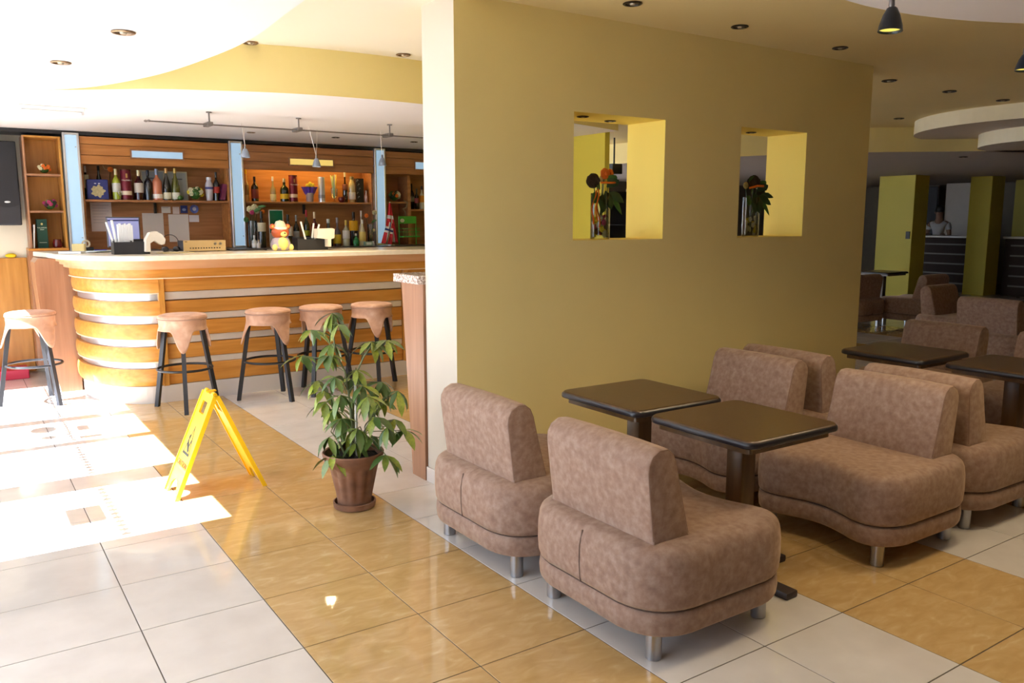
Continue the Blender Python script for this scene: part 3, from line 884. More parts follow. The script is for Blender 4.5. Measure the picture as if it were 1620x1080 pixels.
def bouquet(name, label, loc, r, cols, n=12, cat='flowers'):
    t = thing(name, label, cat, loc)
    B().ball((0, 0, r), r * .8, (1, .8, 1), 10, 8, .06).build('leaf_core', LEAF, t)
    for k in range(n):
        a = 2.4 * k
        e = -.2 + 1.1 * (k / n)
        d = Vector((math.cos(a) * math.cos(e), -abs(math.sin(a) * math.cos(e)), math.sin(e)))
        petals(t, 'flower', (d.x * r * .85, d.y * r * .8, r + d.z * r * .8), r * .34, cols[k % len(cols)], 6)
    return t
bouquet('flower_ball', 'round bouquet of pale and yellow flowers on the left upper shelf', (2.142, 9.03, ZU), .075, [YEL, PALE, LEAF, PALE])
tag(B().ball((0, 0, .026), .026, (1, 1, 1), 12, 8, .12).build('moss_ball', LEAF, None, True, (1.985, 8.985, ZU)), 'small green moss ball in front of the olive wine bottle', 'decoration')
of = thing('orange_flower', 'single orange flower standing behind the white wine bottle', 'flower', (1.365, 9.16, ZU))
petals(of, 'flower', (0.01, 0, .30), .028, ORANGE, 8)
B().tube([(.01, 0, 0), (.0, 0, .2), (.01, 0, .29)], .003, 5).build('stem', LEAFD, of)
B().tube([(.0, 0, .29), (-.04, 0, .3), (-.055, 0, .335)], .002, 5).build('tendril', PALE, of)
gs = thing('sherry_glass', 'small empty stemmed glass in front of the yellow-green wine bottle', 'glass', (1.418, 8.975, ZU))
B().lathe([(.022, 0), (.02, .003), (.004, .008), (.003, .035), (.018, .06), (.019, .085)], 14, caps=False).build('glass', CLEAR, gs, True)
bk = thing('book', 'purple book leaning at the right end of the left upper shelf', 'book', (2.402, 9.05, ZU))
bk.rotation_euler = (0, R(12), 0)
B().box(-.02, .018, -.08, .08, .012, .172).build('pages', WHITE, bk)
for x in (-.024, .018):
    B().box(x, x + .005, -.084, .084, .009, .175).build('cover', mat('#6a1c44', .5, name='purple_cover'), bk)
B().box(-.024, .023, -.086, -.084, .009, .175).build('spine', mat('#7a2a4c', .5), bk)
fp = thing('flower_pot', 'yellow flowers in a pot wrapped in purple tulle', 'flower pot', (3.378, 9.04, ZU))
B().lathe([(.036, 0), (.04, .005), (.046, .1), (.0, .1)], 18).build('pot', mat('#a89c98', .4, name='pale_pot'), fp, True)
b = B()
rings = []
for z, r in ((.075, .04), (.11, .06), (.15, .075), (.165, .085)):
    rings.append([(r * (1 + .14 * math.sin(9 * a * PI / 18)) * math.cos(a * PI / 18), .75 * r * (1 + .14 * math.sin(9 * a * PI / 18)) * math.sin(a * PI / 18), z) for a in range(36)])
b.loft(rings, caps=False).build('tulle_wrap', mat('#5c3aa0', .6, name='purple_tulle', var=.3, scale=40), fp, True)
for k, (x, z) in enumerate([(-.03, .18), (.0, .2), (.03, .185), (.015, .165), (-.015, .165)]):
    petals(fp, 'flower', (x, -.02, z), .024, YEL, 6)
sg = thing('straw_glass', 'glass full of pale straws on the amber shelf', 'glass', (3.67, 9.04, ZU))
B().lathe([(.03, 0), (.028, .004), (.008, .012), (.008, .03), (.034, .08), (.04, .16)], 16, caps=False).build('glass', CLEAR, sg, True)
for k in range(9):
    a = 2.4 * k
    B().tube([(.006 * math.cos(a), .006 * math.sin(a), .045), (.036 * math.cos(a) - .005, .026 * math.sin(a), .29 + .01 * (k % 3))], .0055, 6).build('straw', mat(['#c8d0a0', '#e0a83a', '#cfd8c0', '#8cb87c'][k % 4], .5, name='straw'), sg)
bw = thing('candle_bowl', 'small dark red patterned bowl beside the straw glass', 'bowl', (3.735, 8.99, ZU))
B().lathe([(.022, 0), (.036, .012), (.042, .035), (.034, .06), (.03, .06), (.034, .035), (0, .012)], 18).build('bowl', mat('#5c1a1c', .35, name='red_glaze', var=.6, scale=60), bw, True)
gb = thing('black_gift_box', 'tall black gift box with silver swirls at the right of the amber shelf', 'box', (3.985, 9.08, ZU))
B().box(-.047, .047, -.045, .045, 0, .275, .003).build('carton', mat('#1c1e22', .3, name='black_card'), gb)
for k in range(5):
    B().tube([(-.03 + .012 * (k % 3) + .008 * math.cos(t), -.046, .25 - k * .047 + .012 * math.sin(t * 1.3)) for t in [q * .7 for q in range(6)]], .0018, 5).build('swirl', SILVER, gb)
bouquet('flower_bunch', 'bunch of white and orange flowers on the short dark shelf', (4.43, 9.06, 1.70), .07, [PALE, LEAFD, ORANGE, PALE, LEAF])
cb = thing('vine_ornament', 'curled bare vine hanging from the short dark shelf', 'decoration', (4.50, 8.955, 1.55))
B().tube([(0, 0, .17), (.05, 0, .14), (.03, 0, .08), (-.01, 0, .07), (.02, 0, .03), (.02, 0, -.05), (-.03, 0, -.09)], .005, 6).build('vine', mat('#7c7a5c', .6), cb, True)

# ---- corner shelf things
bouquet('dried_flower', 'orange dried flower on the top board of the corner shelf', (.79, 9.05, 1.916), .052, [ORANGE, PALE, ORANGE], 8)
bouquet('dried_flower', 'dark magenta dried flowers on the middle board of the corner shelf', (.815, 9.05, 1.576), .058, [PINK, mat('#4c1430', .6), PINK, LEAFD], 9)
gbk = thing('whisky_box', 'dark green whisky box standing in the corner shelf', 'box', (.733, 9.05, 1.226))
B().box(-.048, .04, -.045, .045, 0, .272, .003).build('carton', mat('#0f3a2c', .35, name='green_card'), gbk)
text_mesh('TULLAMORE', .0145, mat('#d8d8c0', .5), 'lettering', gbk, (-.004, -.046, .19), (R(90), 0, 0))
text_mesh('DEW', .0145, mat('#d8d8c0', .5), 'lettering', gbk, (-.004, -.046, .172), (R(90), 0, 0))
B().ball((-.004, -.046, .225), .009, (1, .1, 1.2), 8, 6).build('emblem', mat('#c8b46a', .4), gbk)
B().box(-.035, .027, -.0462, -.045, .05, .053).build('print_line', mat('#d8d8c0', .5), gbk)
cj = thing('candle_jar', 'small red glass candle jar on the bottom board of the corner shelf', 'jar', (.852, 9.04, 1.226))
B().lathe([(.03, 0), (.042, .01), (.045, .04), (.034, .07), (.036, .08), (.0, .075)], 16).build('jar', mat('#5a1210', .2, name='red_glass', var=.7, scale=50), cj, True)
fl = tag(B().box(-.006, .006, -.09, .09, 0, .22, .001).build('folder', WHITE, None, False, (.648, 9.06, 1.2265), (0, R(4), 0)), 'thin white folder leaning in the corner shelf', 'folder')

# ---- papers pinned in the left bay
def sheet(x0, x1, z0, z1, c, label, lines=0, cat='paper'):
    t = thing('paper_sheet', label, cat, ((x0 + x1) / 2, 9.219, z0), 0, 'papers pinned in the left bay')
    w_, h_ = (x1 - x0) / 2, z1 - z0
    B().box(-w_, w_, -.0025, 0, 0, h_).build('sheet', mat(c, .7, name='paper', var=.04), t)
    for k in range(lines):
        B().box(-w_ * .8, w_ * (.75 - .25 * (k % 2)), -.0032, -.0025, h_ * (.9 - .1 * k), h_ * (.9 - .1 * k) + .002).build('print_line', mat('#8a8890', .7), t)
sheet(1.178, 1.37, 1.375, 1.662, '#ecdfdc', 'printed list pinned left of the monitor', 7)
sheet(1.652, 1.855, 1.278, 1.558, '#e2d8ce', 'left of two large sheets pinned right of the monitor')
sheet(1.905, 2.105, 1.261, 1.546, '#e8ded4', 'right of two large sheets pinned above the gold amplifier')
sheet(1.842, 1.931, 1.56, 1.625, '#ece2d6', 'small note with writing under the bottle shelf', 2)
sheet(1.953, 2.018, 1.55, 1.624, '#ead8cc', 'small pinkish note next to the blue postcard', 1)
sheet(2.113, 2.212, 1.467, 1.538, '#e8e0e2', 'small blank card right of the large pinned sheet')
pc = thing('postcard', 'square dark blue postcard pinned under the bottle shelf', 'postcard', (2.066, 9.219, 1.56))
B().box(-.035, .035, -.003, 0, 0, .078).build('card', mat('#2c3c7c', .4, name='blue_print', var=.3, scale=50), pc)
B().ball((0, -.003, .035), .02, (1, .1, .7)).build('print', mat('#8c9cc8', .5), pc)
pl = thing('blue_plate', 'small round blue and white decorative plate on the wood panel', 'plate', (2.168, 9.205, 1.603))
B().lathe([(.0, 0), (.03, .0), (.045, .008), (.044, .011), (0, .004)], 20).build('dish', mat('#5c6cb0', .25, name='blue_china', var=.5, scale=60), pl, True, (0, .012, 0), (R(90), 0, 0))
B().lathe([(0, 0), (.02, 0), (.019, .003), (0, .003)], 14).build('motif', mat('#c8d0e0', .3), pl, True, (0, .006, 0), (R(90), 0, 0))

# ---- monitor on the back counter
mo = thing('monitor', 'grey till monitor with lit screen between the pinned papers', 'monitor', (1.385, 8.7, 1.2))
B().box(-.148, .148, -.012, .012, .03, .318, .004).build('bezel', mat('#6a6a72', .4, name='grey_plastic'), mo)
B().box(-.136, .136, -.0135, -.012, .045, .305).build('screen', mat('#8a8cb8', .2, name='screen', emit='#9aa0cc', estr=.25), mo)
B().box(-.136, .136, -.0145, -.0135, .278, .292).build('title_bar', mat('#3a3c70', .3), mo)
B().box(-.01, .01, -.01, .01, 0, .03).build('neck', BLACK, mo)
B().box(-.08, .08, -.06, .06, 0, .006).build('foot', BLACK, mo)
# ---- things on the bar top
ZT = 1.2135
def caddy(label, loc, w_=.15):
    t = thing('bar_caddy', label, 'caddy', loc, 0, 'black bar caddies')
    dk = mat('#26272c', .45, name='black_plastic')
    B().box(-w_, w_, -.07, .07, 0, .006).build('base', dk, t)
    for x0, x1, y0, y1, z1 in ((-w_, w_, -.074, -.068, .1), (-w_, w_, .068, .074, .12), (-w_, -w_ + .006, -.068, .068, .11), (w_ - .006, w_, -.068, .068, .11), (-.003, .003, -.068, .068, .11)):
        B().box(x0, x1, y0, y1, 0, z1).build('wall', dk, t)
    return t
c1 = caddy('black bar caddy holding a thick pack of white straws near the rounded end', (1.225, 7.42, ZT), .135)
c2 = caddy('black bar caddy with three white straws right of the bear jar', (2.79, 7.5, ZT), .145)
def straw(p0, p1, label, r=.008):
    o = tag(B().tube([p0, p1], r, 8).build('straw', mat('#e4e6e2', .4, name='white_straw'), None, True), label, 'straw', 'white drinking straws')
def pack(loc, label):
    t = thing('straw_pack', label, 'straws', loc)
    for k in range(9):
        B().box(-.055 + k * .0125, -.043 + k * .0125, -.03, .03, .0, .235 + .008 * math.sin(k * 2.1), .002).build('wrapped_straw', mat('#dcdfe0', .5, name='straw_paper', var=.05), t)
pack((1.19, 7.42, ZT + .007), 'upright bundle of paper-wrapped white straws in the left caddy')
straw((1.12, 7.42, ZT + .01), (1.055, 7.42, ZT + .26), 'leftmost white straw leaning out of the left caddy')
straw((1.135, 7.44, ZT + .01), (1.10, 7.44, ZT + .275), 'second white straw leaning in the left caddy', .01)
straw((2.76, 7.48, ZT + .01), (2.70, 7.48, ZT + .26), 'white straw leaning left in the right caddy', .009)
straw((2.80, 7.51, ZT + .01), (2.835, 7.51, ZT + .245), 'white straw leaning right in the right caddy', .009)
straw((2.795, 7.46, ZT + .01), (2.87, 7.46, ZT + .235), 'white straw leaning furthest right in front of the napkins', .009)
def napkins(loc, label, prof, m):
    t = thing('napkins', label, 'napkins', loc)
    b = B()
    b.loft([[(x, -.055, z) for x, z in prof], [(x, .055, z) for x, z in prof]])
    b.build('stack', m, t)
    return t
NAP = mat('#dcd4c4', .8, name='napkin_paper', var=.05, scale=30, bump=.2, bscale=120)
napkins((1.385, 7.315, ZT), 'fan of cream napkins drooping over the left caddy', [(-.07, .02), (-.035, .02), (-.035, .09), (.0, .11), (.05, .075), (.075, .08), (.085, .12), (.06, .16), (.02, .185), (-.03, .175), (-.065, .12)], NAP)
napkins((2.885, 7.40, ZT), 'upright cream napkins hanging over the right caddy', [(-.075, .11), (.02, .1), (.02, .03), (.05, .03), (.052, .1), (.085, .11), (.09, .19), (.07, .2), (-.07, .195)], NAP)
am = thing('amplifier', 'gold-fronted amplifier on the back of the bar top', 'amplifier', (1.865, 7.70, ZT), R(2))
B().box(-.18, .18, -.07, .13, .01, .095, .004).build('case', BLACKM, am)
B().box(-.183, .183, -.078, -.07, .006, .099, .002).build('front_plate', mat('#d2b684', .4, .15, 'gold_plate'), am)
for x in (.09, .135):
    B().lathe([(.012, 0), (.011, .014), (0, .014)], 14).build('knob', STEEL, am, True, (x, -.078, .068), (R(90), 0, 0))
for k in range(12):
    B().box(-.13 + k * .023, -.12 + k * .023, -.081, -.078, .026, .036).build('button', BLACK, am)
B().box(-.17, -.15, -.079, -.078, .085, .09).build('badge', BLACK, am)
for x in (-.14, .14):
    B().lathe([(.012, 0), (.012, .01)], 10).build('foot', BLACK, am, False, (x, 0, 0))
kb = tag(B().box(2.10, 2.42, 7.62, 7.78, ZT, ZT + .014, .003).build('keyboard', BLACKM), 'flat black keyboard right of the gold amplifier', 'keyboard')
hp = thing('headphones', 'black headphones with thin round headband left of the amplifier', 'headphones', (1.59, 7.68, ZT))
B().tube([(.07 * math.cos(a * PI / 12), 0, .075 + .075 * math.sin(a * PI / 12)) for a in range(-4, 29)], .003, 6).build('headband', mat('#3a2a24', .4), hp, True)
B().ball((-.045, 0, .025), .032, (1, .8, .75)).build('ear_cup', BLACKM, hp, True)
B().ball((.05, 0, .025), .032, (1, .8, .75)).build('ear_cup', BLACKM, hp, True)
pp = tag(B().box(-.13, .13, -.09, .09, 0, .006, .001).build('menu_card', mat('#c8b88a', .6, name='tan_card'), None, False, (1.58, 7.45, ZT), (0, 0, .1)), 'flat tan menu card lying right of the left caddy', 'menu')
pd = thing('paper_pile', 'loose pile of papers and a pen at the rounded bar end', 'papers', (1.02, 7.95, ZT))
for k in range(4):
    B().box(-.1, .1, -.07, .07, .004 * k, .004 * k + .0035).build('sheet', mat(['#d8d0b8', '#c8ccd8', '#dcdcd8', '#b8c4c0'][k], .7, name='loose_paper'), pd, False, (.02 * k, -.01 * k, 0), (0, 0, .25 * k))
B().tube([(.0, -.03, .02), (.1, -.02, .02)], .004, 6).build('pen', mat('#2c3cb0', .4), pd)
ny = tag(B().box(-.05, .05, -.035, .035, 0, .07, .004).build('note_block', mat('#d8c88c', .7, name='yellow_notes', var=.05), None, False, (.93, 8.15, ZT), (0, 0, -.3)), 'block of pale yellow notes at the rounded bar end', 'note block')
tdp = thing('tape_dispenser', 'small tape dispenser in front of the corner shelf', 'tape dispenser', (1.02, 8.42, ZT))
B().box(-.06, .06, -.02, .02, 0, .03, .004).build('base', BLACKM, tdp)
B().lathe([(.022, -.01), (.036, -.01), (.036, .01), (.022, .01), (.022, -.01)], 18, caps=False).build('tape_roll', mat('#c8bca0', .4), tdp, True, (0, 0, .062), (R(90), 0, 0))
tray = tag(B().box(-.09, .09, -.045, .045, 0, .02, .004, 2).build('glass_tray', mat('#cfd4da', .15, name='pale_acrylic'), None, False, (.83, 7.75, ZT), (0, 0, -.5)), 'pale flat acrylic tray on the rounded end of the bar top', 'tray')
# bear-shaped jar
br = thing('bear_jar', 'bear-shaped jar with orange-brown head and clear body full of yellow sweets', 'jar', (2.50, 7.47, ZT))
BROWN = mat('#b2552a', .4, name='bear_brown')
CRM = mat('#e0cf7c', .5, name='bear_yellow')
B().lathe([(.06, 0), (.085, .02), (.092, .06), (.075, .105), (.055, .118)], 20).build('body', mat('#c4b8c0', .15, name='cloudy_jar', trans=.3, var=.2, scale=30), br, True)
B().ball((0, -.058, .062), .056, (.95, .75, 1.08)).build('belly', CRM, br, True)
for s in (-1, 1):
    B().ball((s * .075, -.06, .03), .03, (.8, .8, 1)).build('paw', CRM, br, True)
B().ball((0, 0, .165), .066, (1.22, .95, .98), 18, 12).build('head', BROWN, br, True)
for s in (-1, 1):
    e = B().ball((s * .07, 0, .217), .026, (1, .6, 1)).build('ear', BROWN, br, True)
    B().ball((s * .07, -.014, .217), .013, (1, .4, 1)).build('inner_ear', mat('#e8a04a', .5), e, True)
mz = B().ball((.012, -.06, .148), .028, (1.1, .6, .9)).build('muzzle', CRM, br, True)
B().ball((.016, -.078, .158), .007, (1.2, .6, .8)).build('nose', BLACK, mz, True)
hat = B().lathe([(.05, .2), (.056, .215), (.05, .235), (.036, .262), (0, .275)], 18).build('hat', mat('#d8ccb4', .6, name='cream_cap'), br, True)
B().lathe([(.062, .19), (.064, .205), (.06, .212)], 18, caps=False).build('hat_band', mat('#dcd8d0', .5), hat, True)
# ---- lower row: vases, green card, box
def flower_vase(name, label, loc, r, h, heads, leaves, fill=None, ribbon=None):
    t = thing(name, label, 'vase', loc)
    B().lathe([(r * .95, 0), (r, .004), (r, h), (r * .93, h), (r * .93, .012), (0, .012)], 24, caps=False).build('glass', CLEAR, t, True)
    for k, (x, y, z, rr, m) in enumerate(heads):
        B().tube([((-1) ** k * r * .3, 0, .02), (x * .2, 0, h * .6), (x * .7, y * .7, h * .95), (x, y, z)], .0032, 5).build('stem', LEAFD, t, True)
        if m == 'thistle':
            b = B().ball((x, y, z), rr, (1, 1, 1), 16, 10, .10)
            b.build('seed_head', mat('#33271e', .9, name='dark_seed_head', bump=.8, bscale=300), t)
        else:
            petals(t, 'flower', (x, y, z), rr, m, 7)
    for (x, z, dx, dz, L_, w_, m) in leaves:
        leaf_blade(t, (x, -.02, z), (dx, -.35, dz), L_, w_, m)
    if fill:
        for k in range(fill[0]):
            a = 2.4 * k
            rr = r * .62
            z = .025 + .11 * k / fill[0]
            petals(t, 'filling_flower', (rr * math.cos(a), rr * math.sin(a), z), r * .34, fill[1][k % len(fill[1])], 5)
    return t
flower_vase('flower_vase', 'tall clear vase with cream flowers beside the middle light panel', (2.645, 8.78, 1.2), .045, .28,
            [(-.03, -.02, .40, .035, PALE), (.02, -.02, .42, .035, PALE), (.05, 0, .38, .03, PALE), (-.01, -.03, .365, .025, PINK), (.11, -.02, .375, .022, ORANGE), (-.07, -.02, .29, .03, LEAF)],
            [(0, .36, .6, .6, .12, .02, LEAF), (.05, .42, .8, .3, .1, .015, LEAF)])
flower_vase('flower_vase', 'clear vase with orange flower at the foot of the third light panel', (3.97, 8.74, 1.2), .035, .24,
            [(-.05, 0, .335, .026, ORANGE), (.045, -.01, .37, .03, PALE), (.03, -.02, .17, .02, PALE)], [(0, .25, .5, .6, .09, .015, LEAF)])
mn = thing('menu_stand', 'shiny green card in white frame standing behind the bear jar', 'card', (2.925, 8.86, 1.2))
B().box(-.078, .078, -.006, .006, 0, .395, .002).build('frame', WHITE, mn)
B().box(-.070, .070, -.008, -.006, .15, .388).build('card', mat('#0f6a4a', .15, name='green_foil', var=.5, scale=6), mn)
gx = thing('tea_box', 'small green and white box at the end of the lower row', 'box', (3.845, 8.54, 1.2))
B().box(-.045, .045, -.025, .025, 0, .05, .002).build('carton', mat('#8aa48a', .5, var=.3, scale=60, name='green_white_card'), gx)
B().box(-.03, .03, -.0265, -.025, .015, .04).build('print', mat('#d8dcd0', .5), gx)
# ---- small flags and green rack
fs = thing('table_flags', 'two small red flags hanging from one stand on the back counter', 'flags', (4.13, 8.56, 1.2))
B().lathe([(.05, 0), (.05, .012), (.01, .018)], 16).build('base', SILVER, fs, True)
B().tube([(.0, 0, .015), (.0, 0, .49)], .005, 8).build('pole', SILVER, fs)
FR, FW, FB = mat('#c21a26', .7, name='flag_red', var=.1), mat('#e0dad8', .7, name='flag_white'), mat('#1d2f78', .7, name='flag_navy')
def flag(name, tl, tr, bl, br_, kind, y):
    b = B()
    n, m_ = 18, 22
    g = []
    for j in range(m_ + 1):
        v = j / m_
        row = []
        for i in range(n + 1):
            u = i / n
            x = (tl[0] * (1 - u) + tr[0] * u) * (1 - v) + (bl[0] * (1 - u) + br_[0] * u) * v
            z = (tl[1] * (1 - u) + tr[1] * u) * (1 - v) + (bl[1] * (1 - u) + br_[1] * u) * v
            row.append(b.bm.verts.new((x, y + .014 * math.sin(u * 9 + v * 2) * (.3 + v), z)))
        g.append(row)
    for j in range(m_):
        for i in range(n):
            f = b.bm.faces.new((g[j][i], g[j][i + 1], g[j + 1][i + 1], g[j + 1][i]))
            u, v = (i + .5) / n, (j + .5) / m_
            k = 0
            if kind == 'cross':
                du, dv = abs(u - .5), abs(v - .36)
                k = 2 if (du < .075 or dv < .055) else 1 if (du < .19 or dv < .13) else 0
            else:
                k = 1 if (.30 < v < .42 or (u > .62 and v > .42 and u < .85)) else 0
            f.material_index = k
    o = b.build(name, [FR, FW, FB], fs, 'all')
    md = o.modifiers.new('thickness', 'SOLIDIFY')
    md.thickness = .002
flag('flag_cloth', (-.012, .475), (.012, .475), (-.075, .06), (.085, .03), 'stripe', .0)
flag('flag_cloth', (-.055, .28), (.03, .24), (-.125, .03), (-.01, .015), 'cross', -.035)
gk = thing('wire_rack', 'green wire display rack with header card beside the flags', 'rack', (4.43, 8.68, 1.2))
GR = mat('#3aa83a', .4, name='green_wire')
B().box(-.115, .115, .04, .05, .245, .33, .002).build('header_card', mat('#4aa838', .4, name='green_card_print', var=.15, scale=30), gk)
B().ball((-.07, .038, .28), .028, (1, .12, .8)).build('header_print', mat('#d8d8b0', .5), gk)
for x in (-.11, .11):
    B().tube([(x, .045, 0), (x, .045, .245)], .005, 6).build('post', GR, gk)
B().box(-.115, .115, -.05, .04, .09, .102).build('tray', GR, gk)
for z in (.15, .19):
    B().tube([(-.11, .04, z), (-.11, -.05, z), (.11, -.05, z), (.11, .04, z)], .003, 6).build('rail', GR, gk)
for k in range(9):
    B().tube([(-.1 + k * .025, -.05, .1), (-.1 + k * .025, -.05, .19)], .002, 5).build('wire', GR, gk)
# ---- niche vases
NL = [(-.02, .30, -.5, .3, .09, .03, LEAF), (.03, .31, .4, .5, .1, .035, LEAFD), (.05, .28, .7, -.3, .1, .03, LEAFD), (.0, .27, -.3, -.6, .11, .035, LEAFD), (.04, .33, .2, .6, .09, .035, LEAF), (.06, .27, .5, -.8, .12, .02, LEAF), (-.04, .28, -.6, -.5, .08, .03, LEAF), (.02, .29, .1, -.7, .1, .04, LEAFD)]
v1 = flower_vase('niche_vase', 'clear cylinder vase with orange roses and ribbon in the left wall opening', (3.285, 3.9, 1.378), .060, .275,
                 [(-.085, -.03, .345, .042, 'thistle'), (.0, -.03, .39, .035, ORANGE), (.06, -.01, .395, .028, ORANGE), (.03, .02, .36, .03, PALE)], NL, (22, [PALE, YEL, PALE, PINK, mat('#5a3a22', .7), YEL]))
b = B().tube([(-.05, -.06, .335), (.02, -.075, .335), (.1, -.04, .34)], .006, 6)
b.build('ribbon', ORANGE, v1, True)
for k, (x, d) in enumerate(((-.075, .0), (-.09, -.02), (-.065, .01))):
    b = B()
    b.loft([[(x + d * t + .012 * math.sin(t * 7 + k), -.055 + .004 * k, .31 - .2 * t - .02 * k), (x + d * t + .014 + .012 * math.sin(t * 7 + k), -.05 + .004 * k, .31 - .2 * t - .02 * k)] for t in [q / 8 for q in range(9)]], caps=False, closed=False)
    o = b.build('ribbon_tail', ORANGE, v1)
    o.modifiers.new('thickness', 'SOLIDIFY').thickness = .0015
v2 = flower_vase('niche_vase', 'clear cylinder vase with dark seed head and leaves in the right wall opening', (4.655, 3.9, 1.378), .058, .27,
                 [(-.02, -.03, .375, .042, 'thistle'), (.055, 0, .36, .035, PALE), (-.07, 0, .35, .025, PALE)], NL + [(.0, .3, .1, -.9, .12, .05, LEAFD), (-.04, .36, -.2, .9, .08, .035, LEAF), (.07, .29, .9, .05, .1, .02, LEAFD)], (14, [PALE, PALE, YEL]))
B().tube([(-.085, -.05, .33), (-.03, -.07, .345), (.04, -.065, .345)], .008, 6).build('ribbon', ORANGE, v2, True)
# ================================================================== bar stools
def stool_mesh():
    parts = {}
    r = .180
    parts['seat_pad'] = B().lathe([(r * .985, .722), (r * 1.02, .728), (r * 1.03, .738), (r * .99, .750), (r * .85, .757), (r * .4, .760), (0, .760)], 40).mesh('seat_pad', SUEDE_L, True)
    parts['piping'] = B().torus((0, 0, .724), r * 1.015, .005, 40, 6).mesh('piping', mat((.34, .2, .14), .7, name='suede_piping'), True)
    b = B()
    n = 96
    rings = []
    m_ = 8
    for t in range(m_ + 1):
        ring = []
        for i in range(n):
            a = 2 * PI * i / n
            c = max(0., math.cos(3 * a))
            low = .635 - .165 * (c ** 2.2)
            v = t / m_
            z = .722 + (low - .722) * v
            rr = r * (1.0 - .02 * math.sin(v * PI)) + .05 * max(0, (.66 - z) / .19)
            ring.append((rr * math.cos(a), rr * math.sin(a), z))
        rings.append(ring)
    for t in range(m_, -1, -1):
        rings.append([(x * .965, y * .965, z) for x, y, z in rings[t]])
    b.loft(rings, caps=False)
    parts['suede_skirt'] = b.mesh('suede_skirt', SUEDE_L, 'all')
    parts['seat_board'] = B().lathe([(0, .70), (r * .94, .70), (r * .94, .72), (0, .72)], 30).mesh('seat_board', BLACK)
    parts['foot_ring'] = B().torus((0, 0, .325), .205, .010, 40, 8).mesh('foot_ring', BLACK, True)
    for k in range(3):
        a = 2 * PI * k / 3
        ca, sa = math.cos(a), math.sin(a)
        w = .016
        def ring(rr, z):
            return [((rr + u) * ca - v * sa, (rr + u) * sa + v * ca, z) for u, v in ((-w, -w), (w, -w), (w, w), (-w, w))]
        parts['leg%d' % k] = B().loft([ring(.265, 0), ring(.262, .02), ring(.148, .70)]).mesh('leg', BLACKM)
    return parts
SP = stool_mesh()
for x, y, a, lab in ((.49, 7.72, -58, 'bar stool half in sunlight, left of the rounded bar end'),
                     (1.47, 6.83, -104, 'bar stool behind the yellow warning sign, facing the bar post'),
                     (2.15, 6.82, -70, 'third bar stool from the left, right of the warning sign'),
                     (2.62, 6.84, -130, 'bar stool half hidden by the top leaves of the potted plant'),
                     (3.08, 6.80, -103, 'rightmost bar stool next to the granite-topped cabinet')):
    t = thing('bar_stool', lab, 'bar stool', (x, y, 0), R(a), 'suede bar stools')
    for nm, me in SP.items():
        link('leg' if nm.startswith('leg') else nm, me, t)

